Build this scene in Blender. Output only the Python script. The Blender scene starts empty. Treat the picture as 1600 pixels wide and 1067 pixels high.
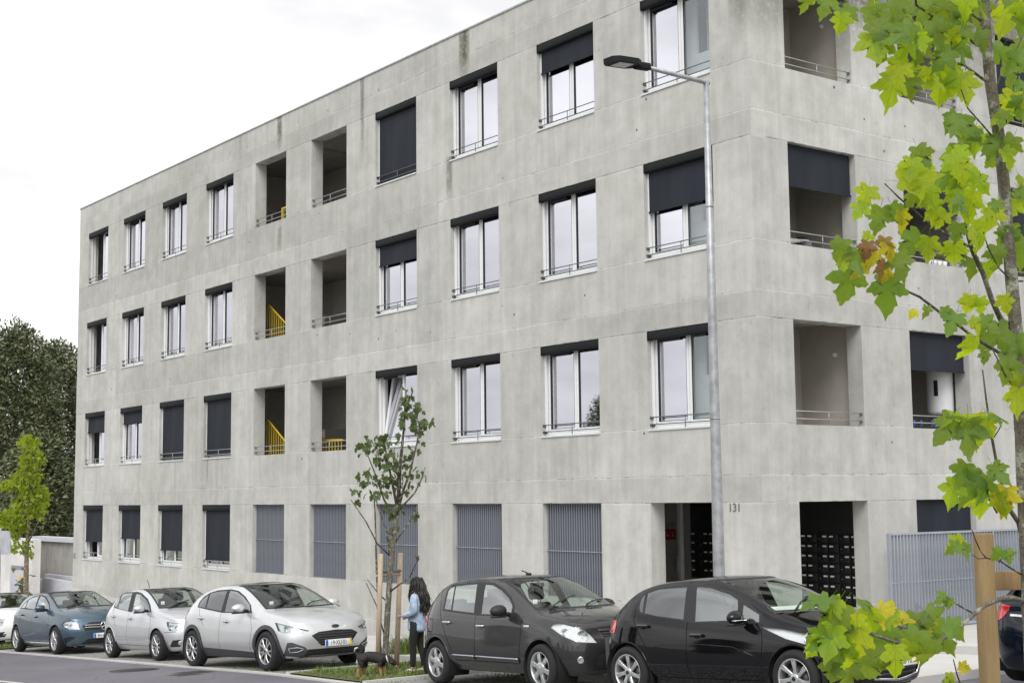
import bpy, bmesh, math, random
from math import sin, cos, pi, radians as RAD, atan2, sqrt
from mathutils import Vector, Matrix, noise as mnoise
from mathutils.bvhtree import BVHTree

random.seed(7)
SC = bpy.context.scene
COL = SC.collection

# ------------------------------------------------------------------ camera
CAM_POS = Vector((16.34786, -17.42201, 3.03882))
PITCH, ROLL, YAW, FOC = 0.108357, 0.0111707, 0.925569, 2218.07
def _rot():
    Rx = Matrix.Rotation(PITCH, 3, 'X'); Ry = Matrix.Rotation(ROLL, 3, 'Y'); Rz = Matrix.Rotation(YAW, 3, 'Z')
    return Rz @ Rx @ Ry
CR = _rot()                                   # columns: right, forward, up
cd = bpy.data.cameras.new('camera'); cam = bpy.data.objects.new('camera', cd); COL.objects.link(cam)
cd.sensor_fit = 'HORIZONTAL'; cd.sensor_width = 36.0; cd.lens = 36.0 * FOC / 1600.0
cd.clip_start = 0.1; cd.clip_end = 3000
right, fwd, up = CR.col[0], CR.col[1], CR.col[2]
m = Matrix((right, up, -fwd)).transposed().to_4x4(); m.translation = CAM_POS
cam.matrix_world = m
SC.camera = cam

# ------------------------------------------------------------------ sky, sun, exposure
SUN_EL, SUN_AZ = RAD(46), RAD(-43)            # sun seen from the origin: azimuth measured from +X
world = bpy.data.worlds.new('World'); SC.world = world; world.use_nodes = True
wn = world.node_tree; wn.nodes.clear()
wo = wn.nodes.new('ShaderNodeOutputWorld'); wb = wn.nodes.new('ShaderNodeBackground')
st = wn.nodes.new('ShaderNodeTexSky'); st.sky_type = 'NISHITA'; st.sun_disc = False
st.sun_elevation = SUN_EL; st.sun_rotation = RAD(90) - SUN_AZ; st.dust_density = 4.0; st.air_density = 1.0
# an even, thin overcast: the sky's own light with the blue scattered out, faint cloud structure
hs = wn.nodes.new('ShaderNodeHueSaturation'); hs.inputs['Saturation'].default_value = 0.10; hs.inputs['Value'].default_value = 1.0
wtc = wn.nodes.new('ShaderNodeTexCoord'); wmp = wn.nodes.new('ShaderNodeMapping'); wmp.inputs['Scale'].default_value = (1.2, 1.2, 3.0)
wnz = wn.nodes.new('ShaderNodeTexNoise'); wnz.inputs['Scale'].default_value = 2.2; wnz.inputs['Detail'].default_value = 5; wnz.inputs['Roughness'].default_value = .55
wrp = wn.nodes.new('ShaderNodeValToRGB')
wrp.color_ramp.elements[0].position = .42; wrp.color_ramp.elements[0].color = (7.5, 7.5, 7.62, 1)
wrp.color_ramp.elements[1].position = .66; wrp.color_ramp.elements[1].color = (12.8, 12.8, 12.8, 1)
wmx = wn.nodes.new('ShaderNodeMix'); wmx.data_type = 'RGBA'; wmx.inputs[0].default_value = .86
wn.links.new(st.outputs[0], hs.inputs['Color'])
wn.links.new(wtc.outputs['Generated'], wmp.inputs[0]); wn.links.new(wmp.outputs[0], wnz.inputs['Vector']); wn.links.new(wnz.outputs[0], wrp.inputs[0])
wn.links.new(hs.outputs[0], wmx.inputs[6]); wn.links.new(wrp.outputs[0], wmx.inputs[7])
wn.links.new(wmx.outputs[2], wb.inputs[0]); wb.inputs[1].default_value = 0.085
wn.links.new(wb.outputs[0], wo.inputs[0])

sl = bpy.data.lights.new('sun', 'SUN'); sl.energy = 1.5; sl.angle = RAD(35); sl.color = (1.0, .975, .94)
so = bpy.data.objects.new('sun', sl); COL.objects.link(so)
sd = Vector((cos(SUN_EL) * cos(SUN_AZ), cos(SUN_EL) * sin(SUN_AZ), sin(SUN_EL)))
so.rotation_euler = sd.to_track_quat('Z', 'Y').to_euler(); so.location = (20, -30, 40)

vs = SC.view_settings
vs.view_transform = 'Standard'; vs.look = 'None'; vs.exposure = 0.66; vs.gamma = 1.0
vs.use_curve_mapping = False

# ------------------------------------------------------------------ helpers
def ray(px, py): return CR @ Vector(((px - 800) / FOC, 1.0, -(py - 533.5) / FOC))
def at(px, py, dep): return CAM_POS + ray(px, py) * dep
def on_y(px, py, y): d = ray(px, py); return CAM_POS + d * ((y - CAM_POS.y) / d.y)
def on_x(px, py, x): d = ray(px, py); return CAM_POS + d * ((x - CAM_POS.x) / d.x)
def sstep(a, b, x):
    t = min(1, max(0, (x - a) / (b - a))); return t * t * (3 - 2 * t)
def zg(x):                                     # height of the sloping street
    xx = max(-90, min(45, x))
    return .46 + .0567 * xx - .065 * sstep(-6, -1, xx)
def on_ground(px, py, dz=0.0):
    d = ray(px, py); lo, hi = 3., 120.
    for _ in range(50):
        q = CAM_POS + d * ((lo + hi) / 2)
        if q.z > zg(q.x) + dz: lo = (lo + hi) / 2
        else: hi = (lo + hi) / 2
    return CAM_POS + d * lo
SLOPE = math.atan(.0567)

MATS = {}
class NT:
    """small node-tree writer"""
    def __init__(s, name):
        s.m = bpy.data.materials.new(name); s.m.use_nodes = True
        s.n = s.m.node_tree; s.n.nodes.clear()
        s.out = s.n.nodes.new('ShaderNodeOutputMaterial')
    def node(s, t, **k):
        n = s.n.nodes.new(t)
        for a, b in k.items(): setattr(n, a, b)
        return n
    def link(s, a, b): s.n.links.new(a, b)
    def put(s, sock, v):
        if isinstance(v, bpy.types.NodeSocket): s.link(v, sock)
        elif v is not None:
            if isinstance(v, (tuple, list)) and len(v) == 3 and sock.type == 'RGBA': v = (*v, 1)
            sock.default_value = v
    def math(s, op, a, b=None, c=None, clamp=False):
        n = s.node('ShaderNodeMath', operation=op); n.use_clamp = clamp
        s.put(n.inputs[0], a)
        if b is not None: s.put(n.inputs[1], b)
        if c is not None: s.put(n.inputs[2], c)
        return n.outputs[0]
    def mix(s, f, a, b, mode='MIX'):
        n = s.node('ShaderNodeMix', data_type='RGBA', blend_type=mode)
        s.put(n.inputs[0], f); s.put(n.inputs[6], a); s.put(n.inputs[7], b); return n.outputs[2]
    def coord(s, which='Object', scale=(1, 1, 1)):
        t = s.node('ShaderNodeTexCoord'); mp = s.node('ShaderNodeMapping'); mp.inputs['Scale'].default_value = scale
        s.link(t.outputs[which], mp.inputs[0]); return mp.outputs[0]
    def noise(s, vec, scale, detail=3, rough=.55, out=0):
        n = s.node('ShaderNodeTexNoise'); n.inputs['Scale'].default_value = scale; n.inputs['Detail'].default_value = detail
        n.inputs['Roughness'].default_value = rough
        if vec: s.link(vec, n.inputs['Vector'])
        return n.outputs[out]
    def vor(s, vec, scale, feature='F1', out='Distance'):
        n = s.node('ShaderNodeTexVoronoi', feature=feature); n.inputs['Scale'].default_value = scale
        s.link(vec, n.inputs['Vector']); return n.outputs[out]
    def ramp(s, v, a, b, c0=(0, 0, 0), c1=(1, 1, 1)):
        n = s.node('ShaderNodeValToRGB'); e = n.color_ramp.elements
        e[0].position, e[1].position = a, b; e[0].color = (*c0, 1); e[1].color = (*c1, 1)
        s.put(n.inputs[0], v); return n.outputs[0]
    def bump(s, h, strength=.3, dist=.02):
        n = s.node('ShaderNodeBump'); n.inputs['Strength'].default_value = strength; n.inputs['Distance'].default_value = dist
        s.link(h, n.inputs['Height']); return n.outputs[0]
    def schlick(s, f0):
        g = s.node('ShaderNodeNewGeometry'); d = s.node('ShaderNodeVectorMath', operation='DOT_PRODUCT'); s.link(g.outputs['Incoming'], d.inputs[0]); s.link(g.outputs['Normal'], d.inputs[1])
        c = s.math('SUBTRACT', 1.0, s.math('ABSOLUTE', d.outputs['Value']), clamp=True)
        return s.math('MULTIPLY_ADD', s.math('POWER', c, 5.0), 1 - f0, f0)
    def bsdf(s, color, rough=.6, metal=0., normal=None, **k):
        b = s.node('ShaderNodeBsdfPrincipled')
        s.put(b.inputs['Base Color'], color); s.put(b.inputs['Roughness'], rough); s.put(b.inputs['Metallic'], metal)
        if normal: s.link(normal, b.inputs['Normal'])
        for kk, v in k.items(): s.put(b.inputs[kk.replace('_', ' ')], v)
        return b.outputs[0]
    def done(s, surf): s.link(surf, s.out.inputs[0]); return s.m

def plain(name, c, rough=.6, metal=0., var=.12, scale=6, **k):
    """plain colour with faint grain and wear"""
    if name in MATS: return MATS[name]
    t = NT(name); v = t.coord(); n = t.noise(v, scale, 4)
    lo = tuple(x * (1 - var) for x in c); hi = tuple(min(1, x * (1 + var)) for x in c)
    col = t.ramp(n, .3, .7, lo, hi); r = t.math('MULTIPLY_ADD', n, .16, rough - .08)
    MATS[name] = t.done(t.bsdf(col, r, metal, **k)); return MATS[name]

def link(o, parent=None):
    COL.objects.link(o)
    if parent is not None: o.parent = parent
    return o
def tag(o, label=None, cat=None, group=None, kind=None):
    if label: o['label'] = label
    if cat: o['category'] = cat
    if group: o['group'] = group
    if kind: o['kind'] = kind
    return o
def empty(name, loc=(0, 0, 0), rot=None, label=None, cat=None, group=None):
    o = bpy.data.objects.new(name, None); link(o); o.location = loc; o.empty_display_size = .1
    if rot is not None: o.rotation_euler = rot
    return tag(o, label, cat, group)

class MB:
    """collects boxes, tubes, lathes into ONE mesh"""
    def __init__(s): s.v = []; s.f = []; s.sm = []
    def add(s, v, f, smooth=False):
        b = len(s.v); s.v += [tuple(p) for p in v]; s.f += [tuple(i + b for i in q) for q in f]; s.sm += [smooth] * len(f)
        return s
    def box(s, x0, x1, y0, y1, z0, z1, M=None):
        v = [(x, y, z) for x in (x0, x1) for y in (y0, y1) for z in (z0, z1)]
        if M: v = [M @ Vector(p) for p in v]
        return s.add(v, [(0, 1, 3, 2), (4, 6, 7, 5), (0, 4, 5, 1), (2, 3, 7, 6), (0, 2, 6, 4), (1, 5, 7, 3)])
    def bevbox(s, x0, x1, y0, y1, z0, z1, b=.01, M=None):
        bm = bmesh.new(); bmesh.ops.create_cube(bm, size=1)
        for q in bm.verts: q.co = ((x0 + x1) / 2 + q.co.x * (x1 - x0), (y0 + y1) / 2 + q.co.y * (y1 - y0), (z0 + z1) / 2 + q.co.z * (z1 - z0))
        bmesh.ops.bevel(bm, geom=bm.edges[:] + bm.verts[:], offset=b, segments=2, affect='EDGES', profile=.5)
        if M: bm.transform(M)
        bm.verts.index_update(); s.add([q.co[:] for q in bm.verts], [[w.index for w in f.verts] for f in bm.faces], True); bm.free(); return s
    def tube(s, pts, rad, n=8, cap=True, smooth=True):
        pts = [Vector(p) for p in pts]
        if not isinstance(rad, (list, tuple)): rad = [rad] * len(pts)
        v = []; f = []; ref = None
        for i, p in enumerate(pts):
            t = (pts[min(i + 1, len(pts) - 1)] - pts[max(i - 1, 0)]).normalized()
            if ref is None: ref = t.orthogonal().normalized()
            ref = (ref - t * ref.dot(t))
            ref = ref.normalized() if ref.length > 1e-6 else t.orthogonal().normalized()
            b = t.cross(ref)
            for k in range(n):
                a = 2 * pi * k / n; v.append(p + (ref * cos(a) + b * sin(a)) * rad[i])
        for i in range(len(pts) - 1):
            for k in range(n):
                k2 = (k + 1) % n; f.append((i * n + k, i * n + k2, (i + 1) * n + k2, (i + 1) * n + k))
        s.add(v, f, smooth)
        if cap:
            b = len(s.v) - len(v); s.f += [tuple(b + k for k in range(n))[::-1], tuple(b + (len(pts) - 1) * n + k for k in range(n))]; s.sm += [False, False]
        return s
    def lathe(s, prof, n=24, M=None, smooth=True, closed=False):
        """profile (r, h) turned about the local Z axis"""
        v = []; f = []
        for r, h in prof:
            for k in range(n): a = 2 * pi * k / n; v.append(Vector((r * cos(a), r * sin(a), h)))
        if M: v = [M @ p for p in v]
        m_ = len(prof); rg = range(m_) if closed else range(m_ - 1)
        for i in rg:
            j = (i + 1) % m_
            for k in range(n):
                k2 = (k + 1) % n; f.append((i * n + k, i * n + k2, j * n + k2, j * n + k))
        return s.add(v, f, smooth)
    def prism(s, poly, d0, d1, to3, smooth=False):
        """2-D polygon swept from d0 to d1; to3(u, v, d) -> point"""
        n = len(poly); v = [to3(u, w, d0) for u, w in poly] + [to3(u, w, d1) for u, w in poly]
        f = [tuple(range(n))[::-1], tuple(range(n, 2 * n))] + [(i, (i + 1) % n, n + (i + 1) % n, n + i) for i in range(n)]
        return s.add(v, f, smooth)
    def build(s, name, mat, parent=None, fixn=True):
        me = bpy.data.meshes.new(name); me.from_pydata(s.v, [], s.f)
        me.polygons.foreach_set('use_smooth', s.sm)
        if mat: me.materials.append(mat)
        if fixn:
            bm = bmesh.new(); bm.from_mesh(me); bmesh.ops.recalc_face_normals(bm, faces=bm.faces[:]); bm.to_mesh(me); bm.free()
        me.update(); return link(bpy.data.objects.new(name, me), parent)
def share(name, src, parent, loc=(0, 0, 0), rot=None, scale=None):
    o = bpy.data.objects.new(name, src.data); link(o, parent); o.location = loc
    if rot is not None: o.rotation_euler = rot
    if scale is not None: o.scale = scale
    return o
def text(name, body, size, mat, parent, M, ext=.002):
    c = bpy.data.curves.new(name, 'FONT'); c.body = body; c.size = size; c.extrude = ext; c.align_x = 'CENTER'; c.align_y = 'CENTER'
    tmp = bpy.data.objects.new(name + '_outline', c); COL.objects.link(tmp)
    me = bpy.data.meshes.new_from_object(tmp.evaluated_get(bpy.context.evaluated_depsgraph_get())); bpy.data.objects.remove(tmp)
    me.materials.clear(); me.materials.append(mat); o = bpy.data.objects.new(name, me); link(o, parent); o.matrix_local = M; return o

# ------------------------------------------------------------------ materials
def concrete(name, c0, c1, joints=True, stains=(), streak=.5):
    t = NT(name); v = t.coord()
    big = t.noise(v, .45, 5, .6); mid = t.noise(v, 2.2, 5, .65); fine = t.noise(v, 28, 3, .6)
    sv = t.coord('Object', (2.6, 2.6, .16)); vert = t.noise(sv, 2.0, 4, .6)
    f = t.math('MULTIPLY_ADD', big, .45, t.math('MULTIPLY_ADD', mid, .40, t.math('MULTIPLY', vert, .15 + .3 * streak)))
    col = t.ramp(f, .475, .70, c0, c1)
    sp = t.ramp(t.math('MULTIPLY', t.noise(v, 5.5, 6, .75), 1.0), .30, .42, (.74, .74, .72), (1, 1, 1))
    col = t.mix(.7, col, sp, 'MULTIPLY')
    # bug holes
    pore = t.ramp(t.vor(v, 9.0), .02, .05, (.45, .44, .42), (1, 1, 1))
    gate = t.ramp(t.noise(v, 1.1, 3), .50, .60)
    col = t.mix(t.math('MULTIPLY', gate, .9), col, t.mix(1, col, pore, 'MULTIPLY'))
    sep = t.node('ShaderNodeSeparateXYZ'); t.link(v, sep.inputs[0])
    hgt = t.math('MULTIPLY_ADD', fine, .3, t.math('MULTIPLY', mid, .7))
    if joints:
        wob = t.math('MULTIPLY_ADD', t.noise(v, 1.6, 4, .7), .14, -.07)
        zz = t.math('ADD', t.math('SUBTRACT', sep.outputs[2], 1.091), t.math('MULTIPLY', wob, .55))
        zm = t.math('MULTIPLY', t.math('FRACT', t.math('DIVIDE', t.math('ADD', zz, 31.0), 3.1)), 3.1)
        tot = None; drk = None
        for j, w in ((0.02, .05), (1.80, .05), (2.26, .045)):
            d = t.math('ABSOLUTE', t.math('SUBTRACT', zm, j))
            mk = t.math('SUBTRACT', 1.0, t.math('DIVIDE', d, w), clamp=True)
            tot = mk if tot is None else t.math('MAXIMUM', tot, mk)
            d2 = t.math('SUBTRACT', 1.0, t.math('DIVIDE', d, .020), clamp=True)
            drk = d2 if drk is None else t.math('MAXIMUM', drk, d2)
        g1 = t.ramp(t.noise(v, .9, 4, .7), .38, .62); g2 = t.ramp(t.noise(v, 3.1, 4, .8), .52, .60)
        col = t.mix(t.math('MULTIPLY', t.math('MULTIPLY', tot, g1), .55), col, tuple(min(.62, x * 1.32) for x in c1))
        col = t.mix(t.math('MULTIPLY', t.math('MULTIPLY', drk, g2), .6), col, (.14, .135, .12))
        # each pour has its own tone
        px_ = t.math('FLOOR', t.math('DIVIDE', t.math('ADD', sep.outputs[0], sep.outputs[1]), 4.72))
        band = t.math('ADD', t.math('GREATER_THAN', zm, 1.8), t.math('GREATER_THAN', zm, 2.26))
        lvl = t.math('MULTIPLY_ADD', t.math('FLOOR', t.math('DIVIDE', t.math('ADD', zz, 31.0), 3.1)), 3.0, band)
        cmb = t.node('ShaderNodeCombineXYZ'); t.link(px_, cmb.inputs[0]); t.link(lvl, cmb.inputs[1])
        wn_ = t.node('ShaderNodeTexWhiteNoise', noise_dimensions='3D'); t.link(cmb.outputs[0], wn_.inputs['Vector'])
        tone = t.math('MULTIPLY_ADD', wn_.outputs[0], .17, .90)
        cc = t.node('ShaderNodeCombineColor')
        for i in range(3): t.link(tone, cc.inputs[i])
        col = t.mix(1, col, cc.outputs[0], 'MULTIPLY')
        hgt = t.math('MULTIPLY_ADD', drk, -.5, hgt)
    for ax, x0, w, za, zb, c, amt in stains:       # run-off stains where the parapet drips
        d = t.math('ABSOLUTE', t.math('ADD', t.math('SUBTRACT', sep.outputs[ax], x0), t.math('MULTIPLY_ADD', t.noise(sv, 3, 3), .16, -.08)))
        mk = t.math('SUBTRACT', 1.0, t.math('DIVIDE', d, w), clamp=True)
        up_ = t.math('DIVIDE', t.math('SUBTRACT', sep.outputs[2], za), max(.2, (zb - za) * .5), clamp=True)
        top = t.math('LESS_THAN', sep.outputs[2], zb)
        rag = t.ramp(t.noise(v, 7, 5, .75), .28, .50)
        mk = t.math('MULTIPLY', t.math('MULTIPLY', t.math('POWER', mk, .4), up_), t.math('MULTIPLY', top, rag))
        col = t.mix(t.math('MULTIPLY', mk, amt), col, c)
    blot = t.ramp(t.noise(v, .23, 3, .5), .42, .60); col = t.mix(t.math('MULTIPLY', blot, .16), col, (.30, .295, .26))
    nrm = t.bump(hgt, .25, .03)
    return t.done(t.bsdf(col, .88, 0, nrm, Specular_IOR_Level=.25))

MOSS, BROWN, GREY = (.058, .054, .022), (.17, .135, .085), (.13, .125, .11)
M_CONC = concrete('cast_concrete', (.398, .398, .376), (.556, .556, .532), True, (
    (0, -8.43, .22, 12.0, 13.3, MOSS, .95), (0, -9.02, .13, 9.4, 10.5, MOSS, .7), (0, -17.03, .16, 12.2, 13.3, MOSS, .85),
    (0, -17.0, .14, 9.4, 10.2, BROWN, .6), (0, -12.75, .10, 11.0, 13.3, GREY, .75), (0, -.17, .30, 10.75, 13.3, MOSS, 1.0),
    (0, -21.3, .09, 3.4, 4.3, BROWN, .5), (0, -19.4, .12, 12.2, 13.3, GREY, .3), (0, -3.1, .14, 12.6, 13.3, MOSS, .6)))
M_CONC_IN = concrete('rough_concrete_inside', (.38, .36, .335), (.52, .495, .46), False)
M_CONC_OLD = concrete('weathered_concrete', (.20, .19, .17), (.38, .365, .34), False, streak=1.0)
M_PLASTER = plain('loggia_plaster', (.49, .462, .405), .85, var=.08, scale=3)
M_WHITEWALL = concrete('white_painted_render', (.58, .57, .56), (.74, .73, .72), False, streak=.4)
M_PALEWALL = plain('pale_lilac_render', (.50, .51, .55), .8, var=.05)
M_ALU = plain('white_aluminium', (.74, .75, .76), .4, .0, .03)
M_SILL = plain('sill_sheet', (.66, .67, .68), .45, .2, .04)
M_GALV = plain('galvanised_steel', (.36, .37, .385), .5, .55, .22, 9)
M_RAIL = plain('steel_rail', (.38, .385, .39), .45, .6, .12, 9)
M_DKRAIL = plain('dark_rail', (.13, .135, .14), .45, .5)
M_BLINDBOX = plain('anthracite_aluminium', (.012, .013, .015), .7, .0, .1, Specular_IOR_Level=.2)
M_GASKET = plain('dark_gasket', (.03, .032, .036), .6)
M_YELLOW = plain('yellow_paint', (.62, .44, .02), .5, 0, .08)
M_LOUVRE = plain('grey_louvre_paint', (.190, .207, .242), .5, .15, .08, 4)
M_FENCE = plain('grey_fence_paint', (.32, .345, .395), .5, .15, .08, 4)
M_BLACKPANEL = plain('black_panel', (.010, .010, .011), .45)
M_WHITE = plain('white_paint', (.78, .78, .77), .5, 0, .03)
M_RED = plain('red_print', (.42, .04, .035), .5)
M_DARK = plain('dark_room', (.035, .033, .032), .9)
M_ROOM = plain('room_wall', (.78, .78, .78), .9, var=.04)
M_TIMBER = None

def mk_screen():
    t = NT('charcoal_screen_fabric'); v = t.coord('Object', (1.2, 1.2, .25)); n = t.noise(v, 2, 3)
    col = t.ramp(n, .3, .75, (.020, .023, .031), (.027, .031, .040))
    return t.done(t.bsdf(col, .7, 0, t.bump(t.noise(v, 1.6, 2), .35, .05), Specular_IOR_Level=.15))
M_SCREEN = mk_screen()
def mk_pane(name, refl, tint, trans):
    t = NT(name); g = t.node('ShaderNodeBsdfGlossy'); g.inputs['Roughness'].default_value = .012; t.put(g.inputs['Color'], refl)
    wv = t.noise(t.coord(), .9, 2); t.link(t.bump(wv, .05, .02), g.inputs['Normal'])
    tr = t.node('ShaderNodeBsdfTransparent'); t.put(tr.inputs['Color'], tint)
    mx = t.node('ShaderNodeMixShader')
    t.put(mx.inputs[0], t.math('MULTIPLY_ADD', t.schlick(.05), 1.2, 1 - trans, clamp=True))
    t.link(tr.outputs[0], mx.inputs[1]); t.link(g.outputs[0], mx.inputs[2])
    return t.done(mx.outputs[0])
M_PANE = mk_pane('coated_window_glass', (.76, .76, .82), (.5, .55, .55), .30)
M_PANE_CLEAR = mk_pane('clear_window_glass', (.9, .92, .95), (.85, .88, .88), .93)

def mk_asphalt():
    t = NT('asphalt'); v = t.coord(); a = t.noise(v, .35, 5); b = t.noise(v, 60, 3, .7); c = t.noise(v, 3.0, 6, .7)
    f = t.math('MULTIPLY_ADD', a, .5, t.math('MULTIPLY_ADD', b, .25, t.math('MULTIPLY', c, .25)))
    col = t.ramp(f, .35, .7, (.108, .103, .120), (.172, .165, .188)); cr = t.vor(t.coord('Object', (.5, 1.6, 1)), .55, 'DISTANCE_TO_EDGE'); col = t.mix(t.math('MULTIPLY', t.ramp(t.math('ADD', cr, t.math('MULTIPLY', c, .03)), .018, .026, (1, 1, 1), (0, 0, 0)), .45), col, (.06, .058, .065)); col = t.mix(t.math('MULTIPLY', t.ramp(t.noise(v, .5, 3), .56, .60), .3), col, (.085, .082, .092))
    return t.done(t.bsdf(col, .82, 0, t.bump(b, .35, .01)))
def mk_setts():
    t = NT('granite_setts'); v = t.coord(); ed = t.vor(v, 12.5, 'DISTANCE_TO_EDGE'); cell = t.vor(v, 12.5, 'F1', 'Color')
    hs_ = t.node('ShaderNodeSeparateColor'); t.link(cell, hs_.inputs[0])
    col = t.ramp(hs_.outputs[0], 0, 1, (.25, .25, .24), (.37, .365, .35))
    gap = t.ramp(ed, .01, .07)
    soil = t.mix(t.ramp(t.noise(v, .8, 4, .7), .48, .56), (.16, .155, .14), (.075, .105, .03))
    col = t.mix(gap, soil, col)
    return t.done(t.bsdf(col, .85, 0, t.bump(gap, .8, .025)))
def mk_pave(name, c0, c1):
    t = NT(name); v = t.coord(); a = t.noise(v, .7, 6, .7); b = t.noise(v, 45, 3)
    col = t.ramp(t.math('MULTIPLY_ADD', a, .7, t.math('MULTIPLY', b, .3)), .35, .7, c0, c1)
    return t.done(t.bsdf(col, .85, 0, t.bump(b, .2, .01)))
M_ASPHALT, M_SETTS = mk_asphalt(), mk_setts()
M_PAVE = mk_pave('pavement_concrete', (.46, .45, .43), (.60, .59, .57))
M_KERB = mk_pave('kerb_granite', (.40, .395, .38), (.56, .55, .53))
M_SOIL = mk_pave('soil', (.07, .06, .035), (.13, .12, .06))
M_LAND = mk_pave('far_land', (.10, .11, .06), (.20, .19, .14))

def mk_leaf(name, front, back, hue=.02, val=.3, veins=True, trans=.5):
    t = NT(name); oi = t.node('ShaderNodeObjectInfo'); v = t.coord()
    nz = t.noise(v, 3.2, 4, .6)
    h = t.node('ShaderNodeHueSaturation'); t.put(h.inputs['Color'], front)
    t.put(h.inputs['Hue'], t.math('MULTIPLY_ADD', oi.outputs['Random'], 2 * hue, .5 - hue))
    t.put(h.inputs['Value'], t.math('MULTIPLY_ADD', t.math('ADD', t.math('MULTIPLY', oi.outputs['Random'], .5), t.math('MULTIPLY', nz, .5)), 2 * val, 1 - val))
    h2 = t.node('ShaderNodeHueSaturation'); t.put(h2.inputs['Color'], back)
    t.put(h2.inputs['Hue'], t.math('MULTIPLY_ADD', oi.outputs['Random'], 2 * hue, .5 - hue)); t.put(h2.inputs['Value'], t.math('MULTIPLY_ADD', nz, .5, .72))
    fc, bc = h.outputs[0], h2.outputs[0]; nrm = None
    if veins:
        sp = t.node('ShaderNodeSeparateXYZ'); t.link(v, sp.inputs[0]); ax = t.math('ABSOLUTE', sp.outputs[0]); yy = sp.outputs[1]
        tot = None
        for a in (0, 40, 82):
            ca, sa = cos(RAD(a)), sin(RAD(a))
            d = t.math('ABSOLUTE', t.math('SUBTRACT', t.math('MULTIPLY', ax, ca), t.math('MULTIPLY', yy, sa)))
            al = t.math('ADD', t.math('MULTIPLY', ax, sa), t.math('MULTIPLY', yy, ca))
            mk = t.math('MULTIPLY', t.math('SUBTRACT', 1.0, t.math('DIVIDE', d, .016), clamp=True), t.math('GREATER_THAN', al, 0.0))
            tot = mk if tot is None else t.math('MAXIMUM', tot, mk)
        fc = t.mix(t.math('MULTIPLY', tot, .55), fc, (.30, .34, .12)); bc = t.mix(t.math('MULTIPLY', tot, .5), bc, (.16, .17, .03))
        edge = t.ramp(t.math('ADD', t.math('ADD', t.math('MULTIPLY', ax, ax), t.math('MULTIPLY', t.math('SUBTRACT', yy, .4), t.math('SUBTRACT', yy, .4))), t.math('MULTIPLY', nz, .25)), .45, .60)
        fc = t.mix(t.math('MULTIPLY', edge, t.math('GREATER_THAN', oi.outputs['Random'], .84)), fc, (.30, .13, .03))
        nrm = t.bump(t.math('MULTIPLY_ADD', tot, -.6, nz), .25, .05)
    d = t.bsdf(fc, .55, 0, nrm, Specular_IOR_Level=.35); tr = t.node('ShaderNodeBsdfTranslucent'); t.put(tr.inputs[0], bc)
    mx = t.node('ShaderNodeMixShader'); mx.inputs[0].default_value = trans; t.link(d, mx.inputs[1]); t.link(tr.outputs[0], mx.inputs[2])
    return t.done(mx.outputs[0])
M_LEAF_G = mk_leaf('maple_leaf_green', (.110, .200, .045), (.38, .52, .03), .012, .25)
M_LEAF_Y = mk_leaf('maple_leaf_lime', (.215, .315, .030), (.70, .86, .02), .012, .18, trans=.6)
M_LEAF_YY = mk_leaf('maple_leaf_yellow', (.50, .45, .03), (.80, .68, .02), .012, .2)
M_LEAF_B = mk_leaf('maple_leaf_withered', (.25, .155, .065), (.40, .24, .05), .02, .35, False)
M_LEAF_D = mk_leaf('young_tree_leaf', (.080, .112, .045), (.17, .21, .035), .02, .35, False, .35)
M_LEAF_L = mk_leaf('bright_tree_leaf', (.200, .290, .030), (.46, .60, .02), .01, .3, False, .45)
def mk_crowd():
    t = NT('evergreen_leaf'); v = t.coord(); n = t.noise(v, .9, 4, .6); g = t.node('ShaderNodeNewGeometry')
    wn_ = t.node('ShaderNodeTexWhiteNoise', noise_dimensions='3D'); t.link(g.outputs['Position'], wn_.inputs['Vector'])
    col = t.ramp(t.math('MULTIPLY_ADD', n, .7, t.math('MULTIPLY', t.noise(v, 9, 2), .3)), .35, .68, (.055, .074, .034), (.185, .205, .090))
    return t.done(t.bsdf(col, .5, 0, None, Specular_IOR_Level=.5))
M_EVERGREEN = mk_crowd()
def mk_bark(name, c0, c1, sc=(14, 14, 3)):
    t = NT(name); v = t.coord('Object', sc); n = t.noise(v, 2.5, 5, .7); l = t.noise(t.coord(), 16, 4, .7)
    col = t.mix(t.ramp(l, .52, .62), t.ramp(n, .3, .7, c0, c1), (.34, .35, .27))
    return t.done(t.bsdf(col, .9, 0, t.bump(t.math('MULTIPLY_ADD', l, .8, n), .9, .03)))
M_BARK = mk_bark('maple_bark', (.075, .066, .050), (.21, .19, .145)); M_TWIG = mk_bark('twig_bark', (.055, .045, .038), (.13, .105, .08))
def mk_wood(name, c0, c1):
    t = NT(name); v = t.coord('Object', (9, 9, .7)); n = t.noise(v, 3, 5, .65); k = t.vor(t.coord('Object', (2, 2, 1.1)), 3)
    col = t.mix(t.ramp(k, .03, .09, (1, 1, 1), (0, 0, 0)), t.ramp(n, .3, .72, c0, c1), (.12, .075, .03))
    return t.done(t.bsdf(col, .75, 0, t.bump(n, .25, .01)))
M_STAKE = mk_wood('peeled_stake_wood', (.175, .115, .045), (.33, .23, .105)); M_STAKE2 = mk_wood('pale_stake_wood', (.34, .26, .18), (.50, .40, .29))
M_PLANK = mk_wood('sawn_plank', (.15, .09, .04), (.27, .175, .08))
def mk_grass():
    t = NT('grass_blade'); n = t.noise(t.coord(), 2.2, 4)
    col = t.ramp(n, .3, .7, (.075, .125, .022), (.185, .235, .055))
    return t.done(t.bsdf(col, .6))
M_GRASS = mk_grass()

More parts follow.
